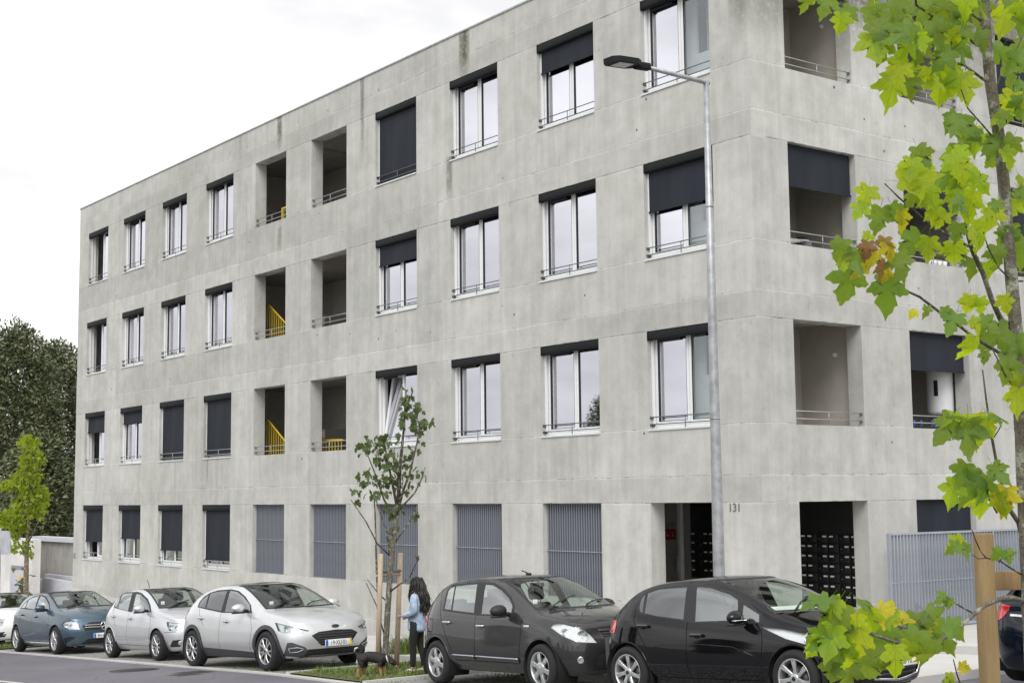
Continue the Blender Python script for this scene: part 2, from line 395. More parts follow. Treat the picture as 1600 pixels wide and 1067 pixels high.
# ------------------------------------------------------------------ ground
def sheet(name, x0, x1, ya, yb, dz, mat, step=1.0, thick=None):
    n = max(1, int((x1 - x0) / step)); v = []; f = []
    fa = ya if callable(ya) else (lambda x: ya); fb = yb if callable(yb) else (lambda x: yb)
    for i in range(n + 1):
        x = x0 + (x1 - x0) * i / n; z = zg(x) + dz
        v += [(x, fa(x), z), (x, fb(x), z)]
    for i in range(n): f.append((2 * i, 2 * i + 2, 2 * i + 3, 2 * i + 1))
    if thick:
        b = len(v); v += [(p[0], p[1], p[2] - thick) for p in v[:b]]
        for i in range(n):
            f.append((2 * i, b + 2 * i, b + 2 * i + 2, 2 * i + 2)); f.append((2 * i + 1, 2 * i + 3, b + 2 * i + 3, b + 2 * i + 1))
        f.append((0, 1, b + 1, b)); f.append((2 * n, b + 2 * n, b + 2 * n + 1, 2 * n + 1))
    me = bpy.data.meshes.new(name); me.from_pydata(v, [], f); me.materials.append(mat)
    return tag(link(bpy.data.objects.new(name, me)), kind='structure')
KY = lambda x: -6.41 - .0205 * x                # near edge of the parking strip
sheet('ground', -700, 700, -700, 700, -.10, M_LAND, 5)
sheet('road', -140, 120, -17.5, KY, -.012, M_ASPHALT)
sheet('parking_strip', -60, 16, lambda x: KY(x) + .14, -3.75, .0, M_SETTS)
sheet('kerb_edging', -60, 16, KY, lambda x: KY(x) + .14, .012, M_KERB, 1.0, .12)
sheet('pavement', -60, .4, -3.63, .1, .11, M_PAVE, 1.0, .2)
sheet('corner_pavement', .4, 5.2, -4.4, .25, .105, M_PAVE, .6, .2)
sheet('side_pavement', .4, 4.2, .37, 40, .215, M_PAVE, .5, .2)
sheet('side_kerb', .4, 4.32, .25, .37, .22, M_KERB, .5, .25)
sheet('pavement_kerb', -60, .4, -3.75, -3.63, .112, M_KERB, 1.0, .2)
sheet('side_street', 4.32, 11.5, -6, 60, -.006, M_ASPHALT, .8)
# lane dash and utility covers on the carriageway
M_ROADWHITE = plain('worn_road_paint', (.55, .55, .53), .7, var=.18, scale=20)
p0, p1 = on_ground(-150, 1047), on_ground(36, 1066.5)
d = (p1 - p0).normalized(); n_ = Vector((-d.y, d.x, 0)) * .055
mb = MB()
for k in range(1):
    a, b = p0, p1
    mb.add([(q + s * n_)[:2] + (zg((q + s * n_).x) - .007,) for q, s in ((a, -1), (b, -1), (b, 1), (a, 1))], [(0, 1, 2, 3)])
tag(mb.build('lane_marking', M_ROADWHITE), kind='structure')
M_IRON = plain('cast_iron', (.06, .058, .06), .6, .5, .25, 30)
def cover(px, py, r, square=False, label=''):
    p = on_ground(px, py); o = empty('manhole_cover', (p.x, p.y, zg(p.x) - .008), (0, -SLOPE, .02), label, 'manhole cover')
    a = MB(); b = MB()
    if square:
        a.box(-r, r, -r * .8, r * .8, -.02, .003); b.box(-r - .05, r + .05, -r * .8 - .05, r * .8 + .05, -.02, .001)
        for k in range(7): a.box(-r + .05, r - .05, -r * .7 + k * r * .22, -r * .7 + k * r * .22 + .03, .003, .007)
        b.build('rim', plain('patched_asphalt', (.11, .085, .06), .9), o)
    else:
        a.lathe([(0, .004), (r - .03, .004), (r - .03, .0)], 24); b.lathe([(r - .025, .0), (r - .025, .004), (r + .03, .004), (r + .03, 0)], 24)
        for k in range(9): a.box(-r * .6, r * .6, -r * .62 + k * r * .15, -r * .62 + k * r * .15 + .02, .004, .008)
        b.build('rim', M_IRON, o)
    a.build('lid', M_IRON, o)
cover(210, 1045.5, .42, False, 'round dark cast iron cover in the road beside the silver hatchback')
cover(304, 1049, .30, True, 'small square utility cover in the road beside the crossover rear wheel')
cover(288, 1052.5, .22, True, 'tiny square cover nearest the road kerb with pale edges')

# ------------------------------------------------------------------ the building
BS, BW, BA = 3.1445, 1.7832, .928
ZB = lambda r: 1.091 + 3.1 * (r - 1)
ZT = lambda r: 2.891 + 3.1 * (r - 1)
XL = lambda c: -(BA + (10 - c) * BS + BW); XR = lambda c: -(BA + (10 - c) * BS)
DS, DW, DA = 3.1369, 1.7788, .9038
YL = lambda d: DA + (d - 1) * DS; YR = lambda d: DA + (d - 1) * DS + DW
XE, YE, ZTOP, TH, ND = -31.888, 19.2, 13.19, .34, 5
bld = empty('apartment_building', (0, 0, 0), None, 'four storey board marked grey concrete apartment block with square window openings', 'building')
w = MB()
w.box(XE, XL(10), 0, TH, -4, ZB(1)); w.box(XR(10), 0, 0, TH, -4, ZT(1))
for r in range(1, 5):
    z1 = ZB(r + 1) if r < 4 else ZTOP
    w.box(XE, 0, 0, TH, ZT(r), z1)
    edges = [XE] + [q for c in range(1, 11) for q in (XL(c), XR(c))] + [0]
    for i in range(0, len(edges), 2):
        if r == 1 and i == len(edges) - 2: continue
        w.box(edges[i], edges[i + 1], .004, TH, ZB(r), ZT(r))
w.build('wall', M_CONC, bld, False)
w = MB()
w.box(-TH, 0, TH, YL(1), -4, ZT(1)); w.box(-TH, 0, YR(1), YE, -4, ZB(1))
for r in range(1, 5):
    z1 = ZB(r + 1) if r < 4 else ZTOP
    w.box(-TH, 0, TH, YE, ZT(r), z1)
    edges = [TH] + [q for d in range(1, ND + 1) for q in (YL(d), YR(d))] + [YE]
    for i in range(0, len(edges), 2):
        if r == 1 and i == 0: continue
        w.box(-TH, -.004, edges[i], edges[i + 1], ZB(r), ZT(r))
w.build('wall', M_CONC, bld, False)
w = MB(); w.box(XE, XE + TH, TH, YE, -4, ZTOP); w.box(XE + TH, -TH, YE - TH, YE, -4, ZTOP); w.box(XE + TH, -TH, TH, YE - TH, 12.5, 12.8)
w.build('wall', M_CONC, bld, False)
w = MB(); w.box(XE - .02, .02, -.02, .16, ZTOP, ZTOP + .035); w.box(-.16, .02, .16, YE, ZTOP, ZTOP + .035); w.build('parapet_cap', M_GALV, bld)
w = MB()                                        # pale patched plinth at the low end
w.add([(XE + .02, -.012, .10), (-25.4, -.012, -.14), (-21.0, -.012, -.42), (-21.0, -.012, -2), (XE + .02, -.012, -2), (XE + .02, 0, .10), (-25.4, 0, -.14), (-21.0, 0, -.42)],
      [(0, 1, 2, 3, 4), (0, 5, 6, 1), (1, 6, 7, 2)]); w.build('plinth', M_PAVE, bld)
# inside: floors, rear walls, stairwell
w = MB()
for r in range(2, 5): w.box(XE + TH, -TH, TH + .002, 9, ZB(r) - 1.15, ZB(r) - .85)
w.build('floor_slab', M_CONC_IN, bld, False)
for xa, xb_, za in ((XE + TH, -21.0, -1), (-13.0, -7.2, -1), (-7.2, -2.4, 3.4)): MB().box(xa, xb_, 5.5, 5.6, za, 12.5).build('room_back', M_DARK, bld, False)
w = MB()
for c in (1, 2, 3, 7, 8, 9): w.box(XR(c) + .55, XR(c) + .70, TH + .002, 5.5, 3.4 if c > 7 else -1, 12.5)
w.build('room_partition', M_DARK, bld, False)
w = MB(); w.box(-21.0, -20.85, TH + .002, 4.2, -1, 12.5); w.box(-13.15, -13.0, TH + .002, 4.2, -1, 12.5); w.box(-20.85, -13.15, 2.9, 3.05, -1, 12.5)
w.build('stairwell_wall', concrete('stairwell_concrete', (.56, .53, .50), (.70, .67, .64), False), bld, False)
w = MB(); w.box(-7.2, -.36, 3.32, 3.45, -1, 3.35); w.box(-7.35, -7.2, TH + .002, 3.45, -1, 3.35); w.box(-.5, -.36, 3.45, 3.46, -1, 3.35)
w.build('lobby_wall', concrete('lobby_concrete', (.50, .48, .45), (.64, .62, .58), False), bld, False)
w = MB(); w.box(-7.2, -TH, TH + .004, 3.3, .3, .56); w.build('lobby_floor', M_PAVE, bld)
for r in range(2, 5):                           # corner rooms: pale partition and dark opening behind the clear sash
    w = MB(); w.box(-2.7, -1.72, .48, .53, ZB(r) - .8, ZT(r) + .1); w.box(-1.72, -1.0, .48, .53, ZB(r) - .8, ZB(r) + (.62 if r > 2 else .95)); w.build('room_wall', M_ROOM, bld)
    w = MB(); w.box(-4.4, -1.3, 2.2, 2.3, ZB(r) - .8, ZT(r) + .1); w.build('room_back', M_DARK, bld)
# loggias behind the right-hand facade
for r in range(2, 5):
    for d in (1, 2, 3):
        w = MB(); ya, yb = YL(d) - .18, YR(d) + .2; za, zb = ZB(r) - .80, ZT(r) + .12
        xb = -1.62
        w.box(xb, -TH - .002, yb, yb + .08, za, zb); w.box(xb, -TH - .002, ya - .08, ya, za, zb)
        w.box(xb, -TH - .002, ya, yb, zb, zb + .06); w.box(xb, -TH - .002, ya, yb, za - .06, za)
        w.box(xb - .08, xb, ya + .92, yb, za, zb)
        w.build('loggia', M_PLASTER if d == 1 else M_CONC_IN, bld, False)
        dr = MB(); dr.box(xb - .06, xb - .02, ya, ya + .07, za, zb); dr.box(xb - .06, xb - .02, ya + .80, ya + .92, za, zb); dr.box(xb - .06, xb - .02, ya + .07, ya + .80, zb - .12, zb)
        dd = dr.build('loggia_door', M_GASKET, bld)
        MB().box(xb - .05, xb - .04, ya + .07, ya + .80, za, zb - .12).build('pane', plain('dim_door_glass', (.045, .052, .050), .08), dd)
        if d == 1 and r != 3:
            p = on_y(1305, 555, yb) if r == 2 else Vector((-.82, yb, ZT(4) - .45))
            l = MB().lathe([(0, .06), (.03, .055), (.045, .03), (.045, 0)], 14, Matrix.Translation((p.x, yb, p.z)) @ Matrix.Rotation(RAD(90), 4, 'X')).build('wall_lamp', M_WHITE, bld)
# window kit -------------------------------------------------------------
fr = MB(); H = 1.8
MX = BW / 2
def outer(fr):
    for x in (0.0, BW - .030): fr.box(x, x + .030, .10, .150, .03, H - .02)
    fr.box(0, .034, .172, .25, .03, H); fr.box(BW - .034, BW, .172, .25, .03, H); fr.box(.034, BW - .034, .172, .25, H - .06, H); fr.box(.034, BW - .034, .172, .25, .022, .085)
    fr.box(MX + .006, MX + .066, .180, .235, .09, H - .065); fr.box(BW - .080, BW - .037, .182, .235, .09, H - .065)
    fr.box(MX + .066, BW - .080, .182, .235, .09, .155); fr.box(MX + .066, BW - .080, .182, .235, H - .12, H - .065)
    return fr
K_frame_open = outer(MB()).build('frame', M_ALU)
fr = outer(fr)
fr.box(.037, .080, .182, .235, .09, H - .065); fr.box(MX - .066, MX - .006, .182, .235, .09, H - .065)
fr.box(.080, MX - .066, .182, .235, .09, .155); fr.box(.080, MX - .066, .182, .235, H - .12, H - .065)
K_frame = fr.build('frame', M_ALU)
g = MB()
for a, b in ((.080, MX - .066), (MX + .066, BW - .080)):
    g.box(a, a + .012, .179, .20, .155, H - .12); g.box(b - .006, b, .179, .20, .155, H - .12); g.box(a, b, .179, .20, H - .128, H - .12); g.box(a, b, .179, .20, .155, .163)
K_gasket = g.build('gasket', M_GASKET)
K_paneL = MB().box(.080, MX - .066, .204, .210, .155, H - .12).build('pane', M_PANE)
K_paneR = MB().box(MX + .066, BW - .080, .204, .210, .155, H - .12).build('pane', M_PANE)
K_paneC = MB().box(MX + .066, BW - .080, .204, .210, .155, H - .12).build('pane', M_PANE_CLEAR)
K_sill = MB().box(-.0, BW, -.018, .172, .001, .018).box(-.0, BW, -.022, -.018, -.012, .018).build('sill', M_SILL)
def rail(wd, mat):
    m_ = MB()
    for z in (.235, .105): m_.tube([(.0, .055, z), (wd, .055, z)], .0095, 6)
    m_.tube([(wd / 2, .055, .02), (wd / 2, .055, .24)], .008, 6)
    for x in (.012, wd - .012):
        for z in (.235, .105): m_.box(x - .012, x + .012, .03, .10, z - .03, z + .012)
        m_.box(x - .008, x + .06 if x < 1 else x + .008, .085, .10, .06, .10)
    return m_
K_rail = rail(BW, M_DKRAIL).build('railing', M_DKRAIL)
K_rail_light = rail(BW, M_RAIL).build('railing', M_RAIL)
b = MB(); b.bevbox(.0, BW, .004, .118, H - .165, H - .004, .03); b.box(-.001, .03, .0, .12, H - .17, H - .003); b.box(BW - .03, BW + .001, .0, .12, H - .17, H - .003)
K_box = b.build('blind_box', M_BLINDBOX)
b = MB(); b.box(.10, MX - .2, .166, .18, H - .20, H - .15); K_vent = b.build('trickle_vent', M_GASKET)
protos = [K_frame, K_frame_open, K_gasket, K_paneL, K_paneR, K_paneC, K_sill, K_rail, K_rail_light, K_box, K_vent]
def blind(parent, drop, wd=BW, y=.095, seed=0, mat=None, top=H - .16):
    n = 18; v = []; f = []; nz_ = 10
    for i in range(n + 1):
        for j in range(nz_ + 1):
            x = .045 + (wd - .09) * i / n; z = top - drop * j / nz_
            wv = mnoise.noise(Vector((x * 2.2 + seed * 7.3, z * .7, seed))) * .022 * min(1, drop)
            wv *= (1 - abs(2 * i / n - 1) ** 4)
            v.append((x, y + wv, z))
    for i in range(n):
        for j in range(nz_): a = i * (nz_ + 1) + j; f.append((a, a + 1, a + nz_ + 2, a + nz_ + 1))
    mb = MB().add(v, f, True); mb.box(.03, wd - .03, y - .012, y + .012, top - drop - .03, top - drop)
    return mb.build('blind', mat or M_SCREEN, parent)
def window(M, drop=0., state='', box=True, light=False, seed=0, label=None):
    o = bpy.data.objects.new('window', None); link(o, bld); o.matrix_local = M
    if label: o['label'] = label
    share('sill', K_sill, o)
    if state == 'open': share('frame', K_frame_open, o); share('pane', K_paneR, o)
    elif state == 'tilt':
        share('frame', K_frame_open, o); share('pane', K_paneR, o)
        s_ = MB(); s_.box(0, .065, -.03, .02, 0, 1.63); s_.box(.70, .765, -.03, .02, 0, 1.63); s_.box(.065, .70, -.03, .02, 0, .07); s_.box(.065, .70, -.03, .02, 1.56, 1.63)
        q = s_.build('tilted_sash', M_ALU, o); q.location = (.06, .205, .10); q.rotation_euler = (RAD(-9), 0, 0)
        pn = MB().box(.065, .70, -.012, -.006, .07, 1.56).build('pane', M_PANE, o); pn.location = (.06, .205, .10); pn.rotation_euler = (RAD(-9), 0, 0)
    else:
        share('frame', K_frame, o); share('pane', K_paneL, o); share('pane', K_paneC if state == 'corner' else K_paneR, o)
    if state not in ('open', 'tilt'): share('gasket', K_gasket, o)
    share('railing', K_rail_light if light else K_rail, o)
    if box: share('blind_box', K_box, o)
    if drop: blind(o, drop * (H - .16), seed=seed)
    elif state != 'open': share('trickle_vent', K_vent, o)
    return o
MLf = lambda c, r: Matrix.Translation((XL(c), 0, ZB(r)))
MRf = lambda d, r: Matrix.Translation((0, YL(d), ZB(r))) @ Matrix.Rotation(RAD(90), 4, 'Z')
DROP = {(7, 4): .955, (9, 4): .26, (7, 3): .27, (10, 3): .44, (1, 2): .30, (2, 2): .20, (3, 2): .94, (4, 2): .93, (1, 1): .62, (2, 1): .53, (3, 1): .71, (4, 1): .83}
STATE = {(1, 4): 'open', (1, 3): 'open', (1, 2): 'open', (1, 1): 'open', (7, 2): 'tilt', (10, 4): 'corner', (10, 3): 'corner', (10, 2): 'corner'}
for r in range(1, 5):
    for c in range(1, 11):
        if c in (5, 6) or (r == 1 and c > 4): continue
        dp = DROP.get((c, r), 0); stt = STATE.get((c, r), '')
        lab = None
        if dp > .9: lab = 'window with its charcoal blind let right down'
        elif dp: lab = 'window with its charcoal blind part lowered'
        elif stt == 'open': lab = 'window with its left sash swung open'
        elif stt == 'tilt': lab = 'window with its left sash tilted inwards'
        window(MLf(c, r), dp, stt, True, c < 5 and r < 3, c * 5 + r, lab)
for c in (5, 6):                                # open stairwell bays
    for r in (2, 3, 4):
        o = share('railing', K_rail_light, bld); o.matrix_local = MLf(c, r)
# yellow stair balustrade seen in the open bays
def balustrade(pts, zf):
    e = bpy.data.objects.new('stair_balustrade', None); link(e, bld)
    pts = [Vector(p) for p in pts]
    MB().tube(pts, .024, 6).build('handrail', M_YELLOW, e)
    mesh0 = None
    for a, b in zip(pts, pts[1:]):
        n = max(1, int((b - a).length / .15))
        for k in range(n):
            p = a.lerp(b, (k + .5) / n); lo = p.z - 1.05
            MB().box(p.x - .009, p.x + .009, p.y - .009, p.y + .009, lo, p.z).build('baluster', M_YELLOW, e)
SY = .62
S3 = lambda *q: [on_y(x, y, SY) for x, y in q]
balustrade(S3((403, 657), (419, 656), (452, 697)), 0)
balustrade(S3((402, 480), (420, 476), (452, 511)), 0)
balustrade(S3((490, 667), (507, 688), (536, 687)), 0)
balustrade(S3((494, 493), (500, 501), (508, 512)), 0)
q = on_y(442, 325, SY)
MB().box(q.x - .03, q.x + .03, SY - .03, SY + .03, q.z - 1.2, q.z).build('stair_post', M_YELLOW, bld)
MB().box(q.x + .03, q.x + .8, SY - .03, SY + .03, q.z - .05, q.z).build('stair_post', M_YELLOW, bld)
# stair flights (dark soffits)
for r in (2, 3, 4):
    z = ZB(r) - .85
    MB().add([(-20.8, 1.5, z), (-17.2, 1.5, z + 1.55), (-17.2, 2.9, z + 1.55), (-20.8, 2.9, z), (-20.8, 1.5, z - .2), (-17.2, 1.5, z + 1.3), (-17.2, 2.9, z + 1.3), (-20.8, 2.9, z - .2)],
             [(0, 1, 2, 3), (4, 7, 6, 5), (0, 4, 5, 1), (1, 5, 6, 2)]).build('stair_flight', M_CONC_IN, bld)
# slatted steel grilles of the ground floor
sl_m = MB().box(-.012, .012, 0, .055, .0, 1.76).build('slat', M_LOUVRE)
for c in range(5, 10):
    e = bpy.data.objects.new('louvre_grille', None); link(e, bld); e.matrix_local = MLf(c, 1)
    for za, zb in ((1.775, 1.797), (.003, .02)): MB().box(.01, BW - .01, .10, .16, za, zb).build('grille_frame', M_LOUVRE, e)
    MB().box(.01, BW - .01, .088, .098, .87, .885).build('tie_bar', M_GALV, e)
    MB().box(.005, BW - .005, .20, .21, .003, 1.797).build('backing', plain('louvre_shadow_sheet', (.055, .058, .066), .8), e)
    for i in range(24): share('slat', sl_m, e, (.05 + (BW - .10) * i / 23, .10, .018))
protos.append(sl_m)
# right-hand facade infill
def railpart(M, mat_src): o = share('railing', mat_src, bld); o.matrix_local = M; return o
for r in (2, 3, 4): railpart(MRf(1, r), K_rail_light)
for d in (2, 3, 4):
    for r in (1, 2, 3, 4): railpart(MRf(d, r), K_rail_light)
def bare_blind(d, r, drop, lab=None):
    o = blind(bld, drop, DW, .10, d * 3 + r, top=1.79); o.matrix_local = MRf(d, r)
    if lab: o['label'] = lab
bare_blind(1, 3, .72, 'charcoal blind half lowered over the corner loggia'); bare_blind(2, 3, .72); bare_blind(2, 2, .68); bare_blind(2, 1, 1.33); bare_blind(3, 4, 1.2); bare_blind(3, 3, .9); bare_blind(3, 2, 1.5); bare_blind(3, 1, 1.0)
# house number above the corner pier
M_INK = plain('grey_number_enamel', (.13, .13, .12), .6)
Mx = lambda p: Matrix.Translation(p) @ Matrix.Rotation(RAD(90), 4, 'X')
text('house_number', '131', .20, M_INK, bld, Mx((-.62, -.006, 2.80)), .004)
MB().box(XE + .10, XE + .22, -.03, 0, 1.12, 1.28).build('junction_box', M_GALV, bld)
rh = random.Random(12); k = MB()
for i in range(46):
    if i < 30: x, z, M = -rh.uniform(.3, 31), rh.choice((3.62, 4.0, 6.75, 7.1, 9.8, 10.2, 12.75)) + rh.uniform(-.15, .15), 0
    else: x, z, M = rh.uniform(.3, 12), rh.choice((3.62, 4.0, 6.75, 7.1, 9.8, 10.2)) + rh.uniform(-.15, .15), 1
    r = rh.uniform(.014, .030); a_ = [2 * pi * q / 8 for q in range(8)]
    k.add([(x + r * cos(t), -.003, z + r * sin(t)) if not M else (.003, x + r * cos(t), z + r * sin(t)) for t in a_], [tuple(range(8))])
o = k.build('tie_hole', plain('hole_shadow_mortar', (.13, .125, .11), .95), bld); o['kind'] = 'stuff'

# mailboxes in the lobby (a thing of its own)
mbk = empty('mailbox_bank', (0, 3.16, 0), None, 'black wall of mailboxes with small white name tags in the corner lobby', 'mailboxes')
MB().box(-5.0, -.37, .03, .12, .56, 3.3).build('casing', M_BLACKPANEL, mbk)
K_door = MB().bevbox(-.122, .122, -.0, .028, -.078, .078, .004).build('mailbox_door', M_BLACKPANEL); K_tag = MB().box(-.045, .045, -.004, 0, .018, .048).build('name_tag', M_WHITE); K_lock = MB().box(-.008, .008, -.006, 0, -.02, -.004).build('lock', M_GALV)
protos += [K_door, K_tag, K_lock]
for i in range(18):
    for j in range(10):
        x, z = -4.86 + .26 * i, 2.20 - .182 * j
        dd = share('mailbox_door', K_door, mbk, (x, 0, z)); share('name_tag', K_tag, dd, (.05 if i % 2 else -.05, 0, 0))
        if i % 2: share('lock', K_lock, dd, (-.08, 0, 0))
MB().box(-.75, -.66, -.012, -.002, 1.80, 1.825).build('sticker', plain('orange_sticker', (.6, .16, .03), .6), mbk)
dm = MB(); q = on_y(1068, 830, 3.1); dm.box(q.x - .06, q.x + .02, 2.98, 3.08, .56, 3.3); od = dm.build('lobby_door_frame', M_ALU); tag(od, 'pale upright door frame beside the black mailboxes', 'door frame')
MB().box(q.x - .12, q.x - .05, 2.93, 2.98, 1.45, 1.75).build('lock_case', M_GALV, od)
for i in range(3):
    p = on_y(1032.5 + 8.5 * i, 829, 3.30)
    s_ = MB().box(-.075, .075, -.01, 0, -.20, .02).build('sign_plate', M_RED); e = empty('fire_sign', (p.x + .03, 3.31, p.z + .02), None, ['red fire equipment sign on the lobby wall, leftmost of three', 'red fire equipment sign on the lobby wall, middle of three', 'red fire equipment sign on the lobby wall, rightmost of three'][i], 'sign', 'fire signs in the lobby')
    s_.parent = e
    k = MB(); k.box(-.075, .075, -.012, -.002, .055, .18); kk = k.build('pictogram_plate', plain('cream_print', (.50, .42, .33), .6), e)
    k = MB(); k.box(-.055, .055, -.014, -.012, .075, .16); k.build('pictogram', M_CONC_IN, e)
    k = MB(); k.box(-.02, .03, -.012, -.0102, -.13, -.10); k.box(-.03, .0, -.012, -.0102, -.07, -.05); k.build('symbol', M_WHITE, e)

# things in the loggias
e = empty('water_heater', (-.62, 5.72, 4.50), None, 'white cylindrical water heater with a black display hung in the loggia', 'water heater')
k = MB(); k.lathe([(0, 0), (.18, .0), (.235, .03), (.25, .08), (.25, 1.22), (.235, 1.27), (.0, 1.30)], 28); k.build('tank', plain('heater_enamel', (.72, .73, .76), .25, 0, .02), e)
pn = MB().add([(.258 * sin(a) , -.258 * cos(a), z) for a in (-.55, -.40, -.25) for z in (.36, .66)], [(0, 2, 3, 1), (2, 4, 5, 3)]).build('display', plain('black_display', (.012, .012, .014), .2), e); pn.rotation_euler = (0, 0, RAD(42))
MB().tube([(.08, 0, 0), (.08, .02, -.35)], .012, 6).tube([(-.08, 0, 0), (-.08, .02, -.35)], .012, 6).build('pipe', M_GALV, e)
M_BLUE = plain('blue_plastic', (.02, .10, .42), .4)
for i, yy in enumerate((.10, .30, .62, .68)):
    lab_ = ('leftmost', 'second from the left', 'third from the left', 'rightmost')[i]
    o = MB().tube([(-.055, YL(2) + yy, ZB(2) + .16), (-.05, YL(2) + yy + .03, ZB(2) + .09), (-.06, YL(2) + yy - .01, ZB(2) + .045)], .010, 6).build('clothes_peg', M_BLUE)
    tag(o, 'blue plastic peg on the rail below the water heater, ' + lab_ + ' of four', 'peg', 'blue pegs on the loggia rail')
for i, yy in enumerate((.95, 1.12, 1.28, 1.44)):
    e = empty('plant_pot', (-.22, YL(2) + yy, ZB(3) + .01), None, 'small white plant pot on the loggia ledge, ' + ('leftmost', 'second from the left', 'third from the left', 'rightmost')[i] + ' of four', 'plant pot', 'pots on the loggia ledge')
    MB().lathe([(0, 0), (.045, 0), (.06, .13), (.05, .13), (.05, .11), (0, .11)], 12).build('pot', M_WHITE, e)
    k = MB()
    for q in range(14):
        a = q * 2.4; k.add([(0, 0, .11), (.05 * cos(a) - .01, .05 * sin(a), .18), (.09 * cos(a), .09 * sin(a), .20 + .02 * (q % 3)), (.05 * cos(a) + .01, .05 * sin(a) + .01, .17)], [(0, 1, 2, 3)])
    k.build('plant', M_LEAF_D, e)
# folding chair and clothes airer in the corner loggia
e = empty('folding_chair', (-.55, 1.75, ZB(3) - .8), (0, 0, RAD(25)), 'black round backed folding chair behind the corner loggia rail', 'chair')
k = MB(); k.lathe([(0, -.015), (.22, -.015), (.235, 0), (.22, .015), (0, .015)], 20, Matrix.Translation((0, .05, .88)) @ Matrix.Rotation(RAD(80), 4, 'X')); k.build('backrest', M_BLACKPANEL, e)
k = MB(); k.bevbox(-.2, .2, -.25, .12, .43, .47, .015); k.build('seat', M_BLACKPANEL, e)
for sx in (-.18, .18):
    MB().tube([(sx, .16, 0), (sx, .05, .8)], .012, 6).build('leg', M_BLACKPANEL, e); MB().tube([(sx, -.22, 0), (sx, .1, .44)], .012, 6).build('leg', M_BLACKPANEL, e)
e = empty('clothes_airer', (-.42, 1.22, ZB(3) - .8), (0, 0, RAD(90)), 'white wire clothes airer folded flat behind the corner loggia rail', 'clothes airer')
k = MB()
for i in range(6): k.tube([(-.4, -.18 + .07 * i, .93), (.42, -.18 + .07 * i, .97)], .006, 5)
k.build('wire_top', M_WHITE, e)
for sx in (-.3, .3): MB().tube([(sx, -.15, 0), (-sx, .15, .93)], .01, 5).build('leg', M_WHITE, e)

# steel fence standing in front of the right-hand facade
FX = .42
ta, tb = on_x(1388.5, 833, FX), on_x(1600, 838.5, FX)
fy0, fz1 = ta.y, ta.z
fen = empty('slatted_fence', (FX, fy0, 0), None, 'grey steel fence of thin upright slats in front of the right facade', 'fence')
fl = 9.0; fz0 = zg(FX) + .24
k = MB().box(-.03, .03, 0, fl, fz1 - .035, fz1); k.build('top_rail', M_FENCE, fen)
k = MB().box(-.03, .03, 0, fl, fz0, fz0 + .04); k.build('bottom_rail', M_FENCE, fen)
k = MB().box(-.005, .005, 0, fl, fz0 + .80, fz0 + .815); k.build('tie_bar', M_FENCE, fen)
sm_ = MB().box(-.026, .026, -.006, .006, fz0 + .04, fz1 - .035).build('slat', M_FENCE); protos.append(sm_)
nsl = int(fl / .0905)
for i in range(nsl): share('slat', sm_, fen, (0, .012 + i * .0905, 0))
for y in (0, 3.0, 6.0): MB().box(-.028, .028, y - .02 if y else -.03, y + .02 if y else -.008, fz0 - .1, fz1).build('post', M_FENCE, fen)

# street lamp
PX, PY = 2.66, -3.7
lz = zg(PX) + .1
lamp = empty('street_lamp', (PX, PY, lz), None, 'tall galvanised street lamp with flat black LED head at the corner', 'street lamp')
tp = on_y(1106, 126, PY); hz = tp.z - lz
k = MB(); k.lathe([(.088, 0), (.088, .4), (.080, 1.2), (.058, hz * .6), (.040, hz), (.0, hz + .01)], 16); k.build('pole', M_GALV, lamp)
ez = on_x(1004, 104, PX); hx = on_x(950, 96, PX)
a0 = Vector((0, 0, hz - .02)); a1 = Vector((0, ez.y - PY, ez.z - lz)); a2 = Vector((0, hx.y - PY, hx.z - lz))
k = MB(); k.tube([a0 + Vector((0, .05, -.01)), a0, a1], [.034, .034, .03], 10); k.build('arm', M_GALV, lamp)
d = (a2 - a1).normalized(); L = (a2 - a1).length
Mh = Matrix.Translation(a1) @ d.to_track_quat('Y', 'Z').to_matrix().to_4x4()
k = MB(); k.bevbox(-.05, .05, -.12, .14, -.05, .05, .02, Mh); k.build('bracket', M_BLINDBOX, lamp)
hp = [(-.09, .10), (.09, .10), (.15, .2), (.15, L - .08), (.09, L), (-.09, L), (-.15, L - .08), (-.15, .2)]
k = MB().prism(hp, -.02, .05, lambda u, v, d_: Mh @ Vector((u, v, d_))); hd = k.build('lamp_head', M_BLINDBOX, lamp)
k = MB(); k.box(-.10, .10, .24, L - .12, -.026, -.021, Mh); k.build('diffuser', plain('lamp_lens', (.35, .35, .36), .2), hd)
MB().lathe([(.089, 0), (.15, .0), (.15, .03), (.089, .03)], 14).build('base_plate', M_GALV, lamp)
for z in (hz * .42, hz * .78): MB().lathe([(.066 if z < hz * .5 else .052, z), (.072 if z < hz * .5 else .057, z), (.072 if z < hz * .5 else .057, z + .02), (.066 if z < hz * .5 else .052, z + .02)], 14).build('collar', M_GALV, lamp)

